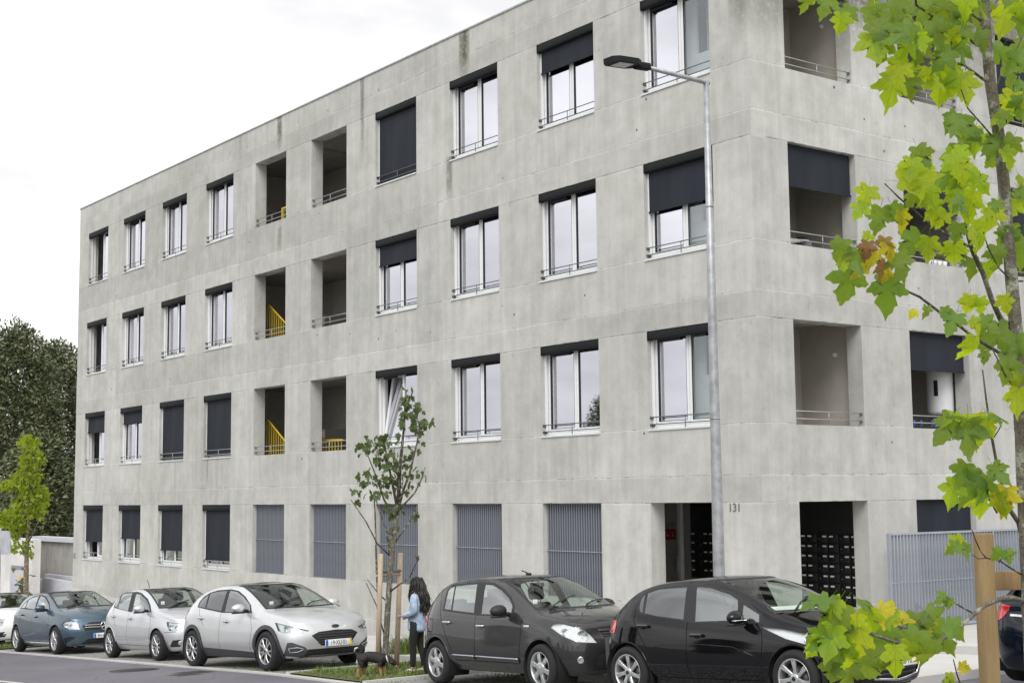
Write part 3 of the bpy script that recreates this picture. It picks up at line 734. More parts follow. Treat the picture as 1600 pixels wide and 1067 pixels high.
# ------------------------------------------------------------------ cars
def paint(name, c, metal=.5, rough=.38, dirt=.10):
    t = NT(name); v = t.coord(); n = t.noise(v, 3, 4); g = t.node('ShaderNodeNewGeometry')
    cc = t.mix(t.math('MULTIPLY', t.ramp(n, .45, .75), dirt), c, (.22, .20, .17))
    b = t.node('ShaderNodeBsdfPrincipled'); t.put(b.inputs['Base Color'], cc); t.put(b.inputs['Metallic'], metal)
    t.put(b.inputs['Roughness'], t.math('MULTIPLY_ADD', n, .12, rough - .06)); b.inputs['Coat Weight'].default_value = .9; b.inputs['Specular IOR Level'].default_value = .0 if metal < .2 else .4; b.inputs['Coat Roughness'].default_value = .035
    inner = t.bsdf((.16, .16, .155), .85); mx = t.node('ShaderNodeMixShader')       # the shell is trimmed dark on its inner side
    t.link(g.outputs['Backfacing'], mx.inputs[0]); t.link(b.outputs[0], mx.inputs[1]); t.link(inner, mx.inputs[2])
    return t.done(mx.outputs[0])
def carglass(name, tint, boost=1.0, base=.0):
    t = NT(name); g = t.node('ShaderNodeBsdfGlossy'); g.inputs['Roughness'].default_value = .01; t.put(g.inputs['Color'], (.93, .96, .96))
    tr = t.node('ShaderNodeBsdfTransparent'); t.put(tr.inputs['Color'], tint); fr = t.schlick(.07)
    mx = t.node('ShaderNodeMixShader'); t.put(mx.inputs[0], t.math('MULTIPLY_ADD', fr, boost, base, clamp=True)); t.link(tr.outputs[0], mx.inputs[1]); t.link(g.outputs[0], mx.inputs[2])
    return t.done(mx.outputs[0])
M_GLASS = carglass('green_car_glass', (.86, .93, .89), 1.5, .17); M_GLASS_T = carglass('privacy_car_glass', (.14, .15, .17), 1.4, .12); M_SCREENGLASS = carglass('windscreen_glass', (.84, .92, .86), 1.15, .01)
M_LENS = carglass('lamp_lens_clear', (.95, .97, .97), .8, .03)
M_TYRE = plain('tyre_rubber', (.014, .014, .015), .85, 0, .25, 12); M_TRIM = plain('black_plastic_trim', (.016, .016, .018), .6, 0, .15, 10)
M_CLAD = plain('grey_cladding_plastic', (.058, .060, .066), .65, 0, .1, 10); M_GAPM = plain('panel_gap', (.004, .004, .004), .9)
M_RIM = plain('silver_wheel', (.52, .53, .54), .32, .75, .06); M_RIMDK = plain('dark_wheel', (.035, .036, .04), .4, .6); M_CHROME = plain('chrome', (.78, .79, .80), .12, 1.0, .02)
M_REFL = plain('lamp_reflector', (.62, .64, .66), .22, .9, .2, 30); M_TAIL = plain('red_tail_lens', (.55, .018, .020), .12, 0, .2, 14, Coat_Weight=1.0); M_SEAT = plain('seat_cloth', (.060, .060, .060), .9, 0, .2, 20)
M_DASH = plain('dashboard', (.030, .031, .033), .7); M_PLATEW = plain('plate_white', (.72, .73, .74), .4); M_PLATEB = plain('plate_blue', (.02, .12, .48), .4); M_PLATEY = plain('plate_yellow', (.75, .52, .02), .4)
M_LAMPDK = plain('lamp_housing_dark', (.03, .032, .036), .3, .3); M_DISC = plain('brake_disc', (.16, .155, .15), .4, .8, .2); M_WELL = plain('wheel_well', (.012, .012, .012), .95)
M_PAPER = plain('paper', (.72, .72, .70), .8)

class Car:
    def __init__(s, sp, o):
        s.sp = sp; s.o = o; s.w = sp['W'] / 2
        s.body0()
    # ---- cage -> smooth shell
    def body0(s):
        sp = s.sp; S = sp['st']; n = len(S); zl = sp.get('zl', .20); V = {}; verts = []; faces = []
        def vid(p):
            k = (round(p[0], 4), round(p[1], 4), round(p[2], 4))
            if k not in V: V[k] = len(verts); verts.append(p)
            return V[k]
        R = 7
        def side(i, r):
            x, ze, ye, zc, bow, belt, w = S[i]
            t = [(w - .13, zl), (w - .055, zl + .09), (w + .004, min(.44, zl + .10 + (belt - zl) * .30)), (w - .002, min(.66, belt - .16)), (w - .036, belt - .08), (w - .072, belt), (ye, ze)]
            return (x, t[r][0], t[r][1])
        xf, xr = sp['xf'], sp['xr']
        def top(i, k):
            x, ze, ye, zc, bow, belt, w = S[i]; q = k / 3
            return (x + bow * (1 - q * q), ye * q, zc - (zc - ze) * q ** 2.4)
        def face(i, r, k, prof):
            c = side(i, r); q = k / 3
            if r == 6: return top(i, k)
            return (c[0] + (prof[r] - c[0]) * (1 - q ** 2.2), c[1] * q, c[2])
        for sg in (1, -1):
            P = lambda p: vid((p[0], p[1] * sg, p[2]))
            def quad(a, b, c, d): faces.append((a, b, c, d) if sg > 0 else (d, c, b, a))
            for i in range(n - 1):
                for r in range(R - 1): quad(P(side(i, r)), P(side(i, r + 1)), P(side(i + 1, r + 1)), P(side(i + 1, r)))
                for k in range(3): quad(P(top(i, k + 1)), P(top(i, k)), P(top(i + 1, k)), P(top(i + 1, k + 1)))
                for k in range(3):
                    b = lambda j, kk: (lambda c: (c[0], c[1] * kk / 3, c[2]))(side(j, 0))
                    if i == 0: b0 = lambda kk: face(0, 0, kk, xr)
                    else: b0 = lambda kk: b(i, kk)
                    if i == n - 2: b1 = lambda kk: face(n - 1, 0, kk, xf)
                    else: b1 = lambda kk: b(i + 1, kk)
                    quad(P(b0(k)), P(b0(k + 1)), P(b1(k + 1)), P(b1(k)))
            for r in range(R - 1):
                for k in range(3):
                    quad(P(face(n - 1, r, k, xf)), P(face(n - 1, r, k + 1, xf)), P(face(n - 1, r + 1, k + 1, xf)), P(face(n - 1, r + 1, k, xf)))
                    quad(P(face(0, r, k + 1, xr)), P(face(0, r, k, xr)), P(face(0, r + 1, k, xr)), P(face(0, r + 1, k + 1, xr)))
        bm = bmesh.new(); bv = [bm.verts.new(p) for p in verts]
        for f in faces:
            ff = [bv[q] for q in dict.fromkeys(f)]
            if len(ff) > 2:
                try: bm.faces.new(ff)
                except ValueError: pass
        bmesh.ops.recalc_face_normals(bm, faces=bm.faces[:])
        cl = bm.edges.layers.float.get('crease_edge') or bm.edges.layers.float.new('crease_edge')
        cre = {}
        for sg in (1, -1):
            for i in range(n - 1):
                a, b = V.get(tuple(round(q, 4) for q in (side(i, 6)[0], side(i, 6)[1] * sg, side(i, 6)[2]))), V.get(tuple(round(q, 4) for q in (side(i + 1, 6)[0], side(i + 1, 6)[1] * sg, side(i + 1, 6)[2])))
                cre[frozenset((a, b))] = .35
                a, b = [V.get(tuple(round(q, 4) for q in (side(j, 0)[0], side(j, 0)[1] * sg, side(j, 0)[2]))) for j in (i, i + 1)]; cre[frozenset((a, b))] = .5
                a, b = [V.get(tuple(round(q, 4) for q in (side(j, 4)[0], side(j, 4)[1] * sg, side(j, 4)[2]))) for j in (i, i + 1)]; cre[frozenset((a, b))] = sp.get('shoulder', .35)
                a, b = [V.get(tuple(round(q, 4) for q in (side(j, 2)[0], side(j, 2)[1] * sg, side(j, 2)[2]))) for j in (i, i + 1)]; cre[frozenset((a, b))] = .4 if 2 < i < 7 else 0.0
            for i, cv in CREASE.items():
                for k in range(3):
                    a, b = [V.get(tuple(round(q, 4) for q in (top(i, kk)[0], top(i, kk)[1] * sg, top(i, kk)[2]))) for kk in (k, k + 1)]; cre[frozenset((a, b))] = cv
        bm.verts.index_update()
        for e in bm.edges:
            c = cre.get(frozenset((e.verts[0].index, e.verts[1].index)))
            if c: e[cl] = c
        me = bpy.data.meshes.new('shell'); bm.to_mesh(me); bm.free()
        ob = bpy.data.objects.new('shell', me); COL.objects.link(ob)
        md = ob.modifiers.new('s', 'SUBSURF'); md.levels = 2; md.render_levels = 2; md.boundary_smooth = 'ALL'
        dg = bpy.context.evaluated_depsgraph_get(); ev = ob.evaluated_get(dg); m2 = bpy.data.meshes.new_from_object(ev)
        bpy.data.objects.remove(ob)
        s.bm = bmesh.new(); s.bm.from_mesh(m2); s.bm.normal_update()
        s.ref = s.bm.copy(); s.ref.normal_update(); s.bvh = BVHTree.FromBMesh(s.ref); s.ref.faces.ensure_lookup_table()
    def normal_at(s, co):
        loc, nrm, idx, d = s.bvh.find_nearest(co)
        if idx is None: return Vector((0, 0, 1))
        f = s.ref.faces[idx]; n = Vector()
        for v in f.verts: n += v.normal / ((v.co - loc).length_squared + 1e-5)
        return n.normalized()
    def hit(s, org, d):
        loc, nrm, idx, t = s.bvh.ray_cast(Vector(org), Vector(d)); return loc
    def wall(s, x, z, sg=1):
        l = s.hit((x, sg * 3, z), (0, -sg, 0)); return l if l else Vector((x, sg * s.w, z))
    def front(s, y, z, sgn=1):
        l = s.hit((sgn * 8, y, z), (-sgn, 0, 0)); return l if l else Vector((s.sp['xf'][3] if sgn > 0 else s.sp['xr'][3], y, z))
    def topz(s, x, y):
        l = s.hit((x, y, 4), (0, 0, -1)); return l if l else Vector((x, y, 1))
    # ---- region cutting
    def region(s, poly, U, N, thr=.08, lim=None):
        V_ = Vector((0, 0, 1)) if abs(N.z) < .7 else Vector((0, 1, 0))
        ar = sum(poly[i - 1][0] * poly[i][1] - poly[i][0] * poly[i - 1][1] for i in range(len(poly)))
        if ar < 0: poly = poly[::-1]
        bx = (min(p[0] for p in poly) - .01, max(p[0] for p in poly) + .01, min(p[1] for p in poly) - .01, max(p[1] for p in poly) + .01)
        cur = []
        for f in s.bm.faces:
            if f.normal.dot(N) < thr: continue
            us = [v.co.dot(U) for v in f.verts]; vs_ = [v.co.dot(V_) for v in f.verts]
            if max(us) < bx[0] or min(us) > bx[1] or max(vs_) < bx[2] or min(vs_) > bx[3]: continue
            if lim and not lim(f.calc_center_median()): continue
            cur.append(f)
        for i in range(len(poly)):
            if not cur: break
            a, b = poly[i - 1], poly[i]; du, dv = b[0] - a[0], b[1] - a[1]
            if abs(du) + abs(dv) < 1e-7: continue
            no = (U * -dv + V_ * du).normalized(); co = U * a[0] + V_ * a[1]
            geom = set(cur)
            for f in cur: geom.update(f.edges); geom.update(f.verts)
            res = bmesh.ops.bisect_plane(s.bm, geom=list(geom), dist=1e-5, plane_co=co, plane_no=no)
            cur = [f for f in res['geom'] if isinstance(f, bmesh.types.BMFace) and f.is_valid and (f.calc_center_median() - co).dot(no) > 0]
        return cur
    def take(s, faces, name, mat, parent=None, off=0.0, keep=False, thick=0):
        if not faces: return None
        faces = list(dict.fromkeys(faces)); idx = {}; vs_ = []; fs = []
        for f in faces:
            q = []
            for v in f.verts:
                if v not in idx: idx[v] = len(vs_); vs_.append(v.co.copy())
                q.append(idx[v])
            fs.append(q)
        nr = [s.normal_at(c) for c in vs_]
        vs_ = [c + n_ * off for c, n_ in zip(vs_, nr)]
        me = bpy.data.meshes.new(name); me.from_pydata(vs_, [], fs); me.polygons.foreach_set('use_smooth', [True] * len(fs)); me.materials.append(mat)
        me.normals_split_custom_set_from_vertices(nr)
        if not keep: bmesh.ops.delete(s.bm, geom=faces, context='FACES')
        return link(bpy.data.objects.new(name, me), parent or s.o)
    def sides(s, poly, name, mat, off=0., parent=None, ret=False, drop=False, sgs=(-1, 1)):
        out = []
        for sg in sgs:
            N = Vector((0, sg, 0)); fs = s.region(list(poly), Vector((1, 0, 0)), N)
            if drop: bmesh.ops.delete(s.bm, geom=fs, context='FACES')
            else: out.append(s.take(fs, name, mat, parent, off))
        return out
    def corner(s, poly, phi, name, mat, off=0., sgs=(-1, 1), front=True, parent=None):
        out = []
        for sg in sgs:
            c, sn = cos(phi), sin(phi)
            N = Vector((c if front else -c, sg * sn, 0)); U = Vector((-sn if front else sn, sg * c, 0))
            out.append(s.take(s.region(list(poly), U, N, .05, lambda q: (q.x > 0) == front), name, mat, parent, off))
        return out
    def nose(s, poly, name, mat, off=0., parent=None, sgn=1):
        N = Vector((sgn, 0, 0)); return s.take(s.region(list(poly), Vector((0, 1, 0)), N, .15), name, mat, parent, off)
    def strip(s, pts, wd=.009):
        """thin quads along a side polyline -> dark panel gaps"""
        for sg in (-1, 1):
            fs = []
            for a, b in zip(pts, pts[1:]):
                dx, dz = b[0] - a[0], b[1] - a[1]; L = sqrt(dx * dx + dz * dz); nx, nz_ = -dz / L * wd / 2, dx / L * wd / 2
                f = s.region([(a[0] + nx, a[1] + nz_), (b[0] + nx, b[1] + nz_), (b[0] - nx, b[1] - nz_), (a[0] - nx, a[1] - nz_)], Vector((1, 0, 0)), Vector((0, sg, 0)))
                o = s.take(f, 'door_seam', M_GAPM, None, -.006)
                if o: fs.append(o)
            mb = MB()                            # one mesh per seam and side
            for o in fs: mb.add([v.co[:] for v in o.data.vertices], [p.vertices[:] for p in o.data.polygons], True)
            for o in fs: bpy.data.objects.remove(o)
            if mb.v: s.gaps = getattr(s, 'gaps', []); s.gaps.append(mb)
    # ---- wheel
    def wheel(s, x, sg, r, rr, style, tyre_w=.205):
        y = sg * (s.w - .015)
        e = bpy.data.objects.new('wheel', None); link(e, s.o); e.location = (x, y, r); e.rotation_euler = (RAD(90) * -sg, s.sp.get('spin', .3) * (1 if sg < 0 else -1), 0)
        # local z points outwards
        hw = tyre_w
        tp = [(rr - .012, 0), (rr + .02, .006), (rr + (r - rr) * .45, .016), (r - .035, .008), (r - .012, -.012), (r, -.035), (r, -hw + .035), (r - .012, -hw + .012), (rr, -hw)]
        MB().lathe(tp, 44).build('tyre', M_TYRE, e)
        k = MB(); k.lathe([(rr - .012, 0), (rr - .004, .004), (rr - .014, .002), (rr - .022, -.012), (rr - .03, -.14)], 44)
        rim = k.build('rim', M_RIM if style != 'focus' else M_RIM, e)
        k = MB(); k.lathe([(rr - .03, -.10), (.0, -.10)], 32); k.build('barrel', M_WELL, e)
        MB().lathe([(rr * .62, -.085), (rr * .62, -.075), (.05, -.075)], 28).build('brake_disc', M_DISC, e)
        k = MB(); dk = MB()
        def spoke(mb, a, w0, w1, z0=-.012, z1=-.006, r0=.05, r1=None, th=.03, tw=0.):
            r1 = r1 or rr - .012; pts = []
            for rad, w_, z in ((r0, w0, z0), ((r0 + r1) / 2, (w0 + w1) / 2 * .92, (z0 + z1) / 2 + .006), (r1, w1, z1)):
                pts.append((rad, w_, z))
            v = []; f = []
            for rad, w_, z in pts:
                a2 = a + tw * (rad - r0) / (r1 - r0)
                for sx, zz in ((-1, z - th), (-1, z - .006), (-.7, z), (.7, z), (1, z - .006), (1, z - th)):
                    v.append((rad * cos(a2) - sx * w_ * sin(a2), rad * sin(a2) + sx * w_ * cos(a2), zz))
            for i in range(2):
                for q in range(5): f.append((i * 6 + q, i * 6 + q + 1, i * 6 + 7 + q, i * 6 + 6 + q))
            mb.add(v, f, False)
        n = {'focus': 5, 'six': 6, 'seven': 7, 'ten': 10, 'twin': 5, 'plain': 5}[style]
        for i in range(n):
            a = 2 * pi * i / n
            if style == 'focus':
                spoke(dk, a, .045, .085, -.022, -.020); spoke(k, a - .10, .018, .012, -.008, -.004, .045, None, .012, -.08); spoke(k, a + .10, .018, .012, -.008, -.004, .045, None, .012, .30)
            elif style == 'six': spoke(k, a, .030, .036, -.006, -.012, .04); dk.lathe([(.012, -.004), (.0, -.004)], 8, Matrix.Translation((.075 * cos(a + .5), .075 * sin(a + .5), .002)))
            elif style == 'seven': spoke(k, a, .026, .014, -.016, -.004, .035); spoke(k, a + .12, .010, .012, -.016, -.006, .09, None, .02, .05)
            elif style == 'ten': spoke(k, a, .011, .013, -.012, -.004, .04); spoke(dk, a + .31, .009, .009, -.02, -.015, .05)
            elif style == 'twin': spoke(k, a - .16, .014, .013, -.010, -.005, .04); spoke(k, a + .16, .014, .013, -.010, -.005, .04); spoke(k, a, .020, .004, -.012, -.012, .03, rr * .55)
            else: spoke(k, a, .035, .03)
        if k.v: k.build('spokes', M_RIM, e)
        if dk.v: dk.build('spoke_insets', M_RIMDK, e)
        hr = .085 if style == 'six' else .058
        MB().lathe([(hr, -.03), (hr, -.006), (hr - .012, .002), (.026, .004)], 20).build('hub', M_RIM, e)
        MB().lathe([(.026, .004), (.022, .008), (.0, .008)], 16).build('hub_cap', M_RIMDK if style != 'six' else M_RIM, e)
    def mirror(s, x, z, mat, size=1.0):
        for sg in (-1, 1):
            w_ = s.wall(x, z - .02, sg)
            bm = bmesh.new(); bmesh.ops.create_uvsphere(bm, u_segments=18, v_segments=12, radius=1)
            for v in bm.verts:
                q = v.co; v.co = (q.x * .085 + (.035 if q.y * sg < 0 else -.0) * 0, q.y * .125, q.z * .078)
                if v.co.x < -.02: v.co.x = -.02 + (v.co.x + .02) * .25
                v.co.z *= 1 - .25 * (v.co.y * sg / .125) * .6
            bm.transform(Matrix.Translation((x - .0, w_.y + sg * .155, z + .055)) @ Matrix.Diagonal((size, size, size, 1)))
            me = bpy.data.meshes.new('door_mirror'); bm.to_mesh(me); bm.free(); me.polygons.foreach_set('use_smooth', [True] * len(me.polygons)); me.materials.append(mat)
            o = link(bpy.data.objects.new('door_mirror', me), s.o)
            k = MB(); k.tube([(x + .02, w_.y - sg * .01, z), (x + .015, w_.y + sg * .06, z + .015), (x, w_.y + sg * .12, z + .02)], [.035, .024, .028], 8)
            k.bevbox(x - .035, x + .05, min(w_.y + sg * .05, w_.y + sg * .27), max(w_.y + sg * .05, w_.y + sg * .27), z - .035, z - .003, .012); k.build('base', M_TRIM, o)
            MB().add([(x - .0265, w_.y + sg * (.155 + .10 * cos(a) * size), z + .055 + .06 * sin(a) * size) for a in [2 * pi * i / 14 for i in range(14)]], [tuple(range(14))]).build('mirror_glass', M_CHROME, o)
    def handle(s, x, z, mat):
        for sg in (-1, 1):
            w_ = s.wall(x, z, sg).y
            k = MB(); k.bevbox(x - .095, x + .095, min(w_ + sg * .018, w_ + sg * .042), max(w_ + sg * .018, w_ + sg * .042), z - .016, z + .016, .011)
            o = k.build('door_handle', mat, s.o)
            MB().add([(x + .055 * cos(a), s.wall(x + .055 * cos(a), z - .006 + .03 * sin(a), sg).y + sg * .002, z - .006 + .03 * sin(a)) for a in [2 * pi * i / 12 for i in range(12)]], [tuple(range(12))]).build('handle_recess', M_GAPM, o)
            k = MB()
            for q in (-.08, .08): k.box(x + q - .012, x + q + .012, min(w_ - sg * .01, w_ + sg * .02), max(w_ - sg * .01, w_ + sg * .02), z - .01, z + .01)
            k.build('handle_mount', mat, o)
    def arch(s, x, r, lip=None, lipw=.06, zc=None):
        zc = zc or s.sp['rt']
        ring = []
        n = 18; A0, A1 = -.45, pi + .45
        if lip:
            for sg in (-1, 1):
                fs = []
                for i in range(n):
                    a, b = A0 + (A1 - A0) * i / n, A0 + (A1 - A0) * (i + 1) / n
                    q = s.region([(x + r * cos(a), zc + r * sin(a)), (x + (r + lipw) * cos(a), zc + (r + lipw) * sin(a)), (x + (r + lipw) * cos(b), zc + (r + lipw) * sin(b)), (x + r * cos(b), zc + r * sin(b))], Vector((1, 0, 0)), Vector((0, sg, 0)), .3)
                    o = s.take(q, 'arch_cladding', lip, None, .012)
                    if o: fs.append(o)
                mb = MB()
                for o in fs: mb.add([v.co[:] for v in o.data.vertices], [p.vertices[:] for p in o.data.polygons], True); bpy.data.objects.remove(o)
                if mb.v: mb.build('arch_cladding', lip, s.o)
        poly = [(x + r * cos(a), zc + r * sin(a)) for a in [2 * pi * i / 28 for i in range(28)]]
        for sg in (-1, 1):
            rim = [s.wall(x + r * cos(a), zc + r * sin(a), sg) for a in [-.42 + (pi + .84) * i / 26 for i in range(27)]]
            rim = [p for p in rim if p.z > s.sp.get('zl', .2) + .02]
            bmesh.ops.delete(s.bm, geom=s.region(list(poly), Vector((1, 0, 0)), Vector((0, sg, 0)), .0, lambda q: abs(q.y) > .45), context='FACES')
            MB().tube([p + Vector((0, -sg * .004, 0)) for p in rim], .011, 6).build('arch_lip', lip or s.sp['paint'], s.o)
            y0, y1 = sg * (s.w - .025), sg * (s.w - .36)
            k = MB(); v = []; f = []; m_ = 24
            for i in range(m_ + 1):
                a = -.5 + (pi + 1.0) * i / m_; c_, s_ = x + (r + .012) * cos(a), zc + (r + .012) * sin(a)
                v += [(c_, y0, s_), (c_, y1, s_), (x, y1, zc)]
            for i in range(m_): f += [(3 * i, 3 * i + 3, 3 * i + 4, 3 * i + 1), (3 * i + 1, 3 * i + 4, 3 * i + 5)]
            k.add(v, f, True).build('wheel_well', M_WELL, s.o)
    def plate(s, y, z, txt, x=None, w_=.52, h=.11, yellow=True, front=True, tilt=0):
        p = s.front(y, z, 1 if front else -1); sg = 1 if front else -1
        n_ = s.normal_at(p) if abs(y) > .05 else Vector((sg, 0, 0)); n_.z = 0; n_.normalize()
        M = Matrix.Translation(p + n_ * .03) @ n_.to_track_quat('Z', 'Y').to_matrix().to_4x4()
        ux = Vector((0, 1, 0)) if front else Vector((0, -1, 0)); uy = Vector((0, 0, 1)); ux = (ux - n_ * ux.dot(n_)).normalized()
        M = Matrix((ux, uy, n_)).transposed().to_4x4(); M.translation = p + n_ * .03
        o = MB().bevbox(-w_ / 2, w_ / 2, -h / 2, h / 2, -.02, 0, .006, M).build('number_plate', M_PLATEW, s.o)
        MB().box(-w_ / 2 + .004, -w_ / 2 + .05, -h / 2 + .004, h / 2 - .004, .0, .002, M).build('country_band', M_PLATEB, o)
        if yellow: MB().box(w_ / 2 - .044, w_ / 2 - .004, -h / 2 + .004, h / 2 - .004, .0, .002, M).build('date_band', M_PLATEY, o)
        text('lettering', txt, h * .92, M_GAPM, o, M @ Matrix.Translation((.004, -.002, .0012)) @ Matrix.Diagonal((.82, 1, 1, 1)), .0006)
    def finish(s, doors, bonnet=True):
        sp = s.sp
        for nm, poly in doors:
            for sg in (-1, 1): s.take(s.region(list(poly), Vector((1, 0, 0)), Vector((0, sg, 0)), .0, lambda q: abs(q.y) > .3), nm, sp['paint'])
        if bonnet:
            xs = sp['bonnet']; fs = [f for f in s.bm.faces if f.normal.z > .35 and xs[0] < f.calc_center_median().x < xs[1] and abs(f.calc_center_median().y) < xs[2] and f.calc_center_median().z > xs[3]]
            s.take(fs, 'bonnet', sp['paint'])
        fs = [f for f in s.bm.faces if f.normal.z > .5 and f.calc_center_median().z > sp['roofz']]
        s.take(fs, 'roof', sp.get('roof', sp['paint']))
        xb = sp['bump']
        fs = [f for f in s.bm.faces if f.calc_center_median().x > xb and f.calc_center_median().z < sp['bumpz']]; s.take(fs, 'front_bumper', sp['paint'])
        fs = [f for f in s.bm.faces if f.calc_center_median().x < sp['rbump'] and f.calc_center_median().z < sp.get('rbumpz', .72)]; s.take(fs, 'rear_bumper', sp['paint'])
        s.take(list(s.bm.faces), 'body', sp['paint'])
        for i, g in enumerate(getattr(s, 'gaps', [])): g.build('door_seam', M_GAPM, s.o)
        s.bm.free(); s.ref.free()
    def cabin(s, xd, zd, seats=((1.25, .36), (1.25, -.36), (.35, .42), (.35, 0), (.35, -.42)), wheel_y=.36, visor=False):
        zl = s.sp.get('zl', .2); w = s.w
        k = MB(); k.bevbox(xd - .42, xd + .10, -w + .18, w - .18, zd - .34, zd - .06, .05); k.build('dashboard', M_DASH, s.o)
        MB().box(-.35, xd, -w + .16, w - .16, zl + .06, zl + .10).build('cabin_floor', M_SEAT, s.o)
        MB().box(-.55, -.1, -w + .2, w - .2, zl + .1, .72).build('parcel_shelf', M_SEAT, s.o)
        for x, y in seats:
            e = MB().bevbox(x - .22, x + .30, y - .22, y + .22, .42, .60, .05).build('seat', M_SEAT, s.o)
            Mb = Matrix.Translation((x - .22, y, .56)) @ Matrix.Rotation(RAD(-12), 4, 'Y')
            MB().bevbox(-.07, .07, -.22, .22, 0, .56 if x > .8 else .44, .05, Mb).build('backrest', M_SEAT, e)
            hz_ = .60 if x > .8 else .46
            MB().bevbox(-.05, .05, -.13, .13, hz_, hz_ + .19, .045, Mb).tube([Mb @ Vector((0, -.06, hz_ - .06)), Mb @ Vector((0, -.06, hz_ + .03))], .008, 5).tube([Mb @ Vector((0, .06, hz_ - .06)), Mb @ Vector((0, .06, hz_ + .03))], .008, 5).build('headrest', M_SEAT, e)
        Ms = Matrix.Translation((xd - .52, wheel_y, zd - .10)) @ Matrix.Rotation(RAD(-62), 4, 'Y')
        pr = [(.185 + .014 * cos(a), .014 * sin(a)) for a in [2 * pi * i / 8 for i in range(8)]]
        k = MB(); k.lathe(pr, 26, Ms, True, True); k.lathe([(.055, -.01), (.055, .015), (0, .02)], 14, Ms); k.bevbox(-.18, .18, -.02, .02, -.008, .008, .006, Ms); k.build('steering_wheel', M_DASH, s.o)
        k = MB(); xm = s.sp['wst'] ; zt = s.topz(xm + .12, 0).z; k.bevbox(xm + .02, xm + .06, -.12, .12, zt - .16, zt - .09, .015); k.tube([(xm + .05, 0, zt - .10), (xm + .09, 0, zt - .01)], .01, 5); k.build('rear_view_mirror', M_DASH, s.o)
    def wiper(s, x0, y0, x1, y1):
        a, b = s.topz(x0, y0), s.topz(x1, y1); n_ = Vector((0, 0, .018))
        pts = []
        for i in range(6): p = a.lerp(b, i / 5); q = s.topz(p.x, p.y); pts.append(q + n_)
        MB().tube(pts, .009, 5).tube([a + Vector((.06, -.05, -.0)), pts[2] + Vector((0, 0, .012))], .008, 5).build('wiper', M_TRIM, s.o)

def U_(s_w, lx, pts, phi):
    """front-plane trace (distance from near side, height) -> slanted coordinate"""
    return [(-lx * sin(phi) + (s_w - ly) * cos(phi), z) for ly, z in pts]

def car_root(name_label, cat, px_, py_, yaw, W, label, group='cars parked along the kerb'):
    e = empty('parked_car', (0, 0, 0), None, label, cat, group)
    u = Vector((cos(SLOPE) * cos(yaw), cos(SLOPE) * sin(yaw), sin(SLOPE))); v = Vector((-sin(yaw), cos(yaw), 0)); wv = u.cross(v)
    M = Matrix((u, v, wv)).transposed().to_4x4(); M.translation = Vector((px_, py_, zg(px_) + .003)) + v * (W / 2)
    e.matrix_world = M; return e

def lamp_unit(s, objs, lights, phi, front=True, glass=True):
    """reflectors sunk behind a headlight cut-out"""
    pass

# ---------- silver crossover hatchback
P_SILVER = paint('silver_metallic_paint', (.63, .645, .66), .55, .36); P_SILVER2 = paint('cool_silver_paint', (.60, .62, .645), .6, .38); P_BLUE = paint('steel_blue_paint', (.062, .110, .155), .6, .36)
P_GREY = paint('anthracite_paint', (.018, .018, .020), .2, .42, .03); P_BLACK = paint('black_paint', (.0035, .0035, .005), .0, .5, .008); P_NAVY = paint('dark_navy_paint', (.004, .007, .014), .0, .5, .01); P_WHITE = paint('white_car_paint', (.74, .74, .74), .0, .4)
P_ROOFBLK = paint('black_glass_roof', (.006, .006, .007), .0, .15)

def headlight(s, poly, phi, refl, dark=None, lens=True, housing=M_REFL):
    for sg in (-1, 1):
        c, sn = cos(phi), sin(phi); N = Vector((c, sg * sn, 0)); U = Vector((-sn, sg * c, 0))
        fs = s.region(list(poly), U, N, .03, lambda q: q.x > 0)
        o = s.take(fs, 'headlight', housing, None, -.035, keep=True)
        if o is None: continue
        l = s.take(fs, 'lens', M_LENS, o, .002)
        for u, z, r, m_ in refl:                   # bowls and projectors
            p = s.hit(U * u + Vector((0, 0, z)) + N * 6, -N)
            if not p: continue
            Mx_ = Matrix.Translation(p - N * .012) @ N.to_track_quat('Z', 'Y').to_matrix().to_4x4()
            MB().lathe([(r, 0), (r * .92, -.004), (r * .75, -.018), (r * .45, -.026), (0, -.028)], 18, Mx_).build('reflector', m_, o)
            MB().lathe([(r * .35, -.024), (r * .33, -.008), (0, -.002)], 12, Mx_).build('bulb', M_LENS, o)
        if dark:
            for pl in dark:
                fd = s.region(list(pl), U, N, .03, lambda q: q.x > 0) if False else None

def bars(s, pts_list, y0, y1, rad, name, mat, dx=.01, n=14):
    """horizontal bars following the nose"""
    for z in pts_list:
        pts = []
        for i in range(n + 1):
            y = y0 + (y1 - y0) * i / n; p = s.front(y, z); pts.append(p + Vector((dx, 0, 0)))
        MB().tube(pts, rad, 6).build(name, mat, s.o)

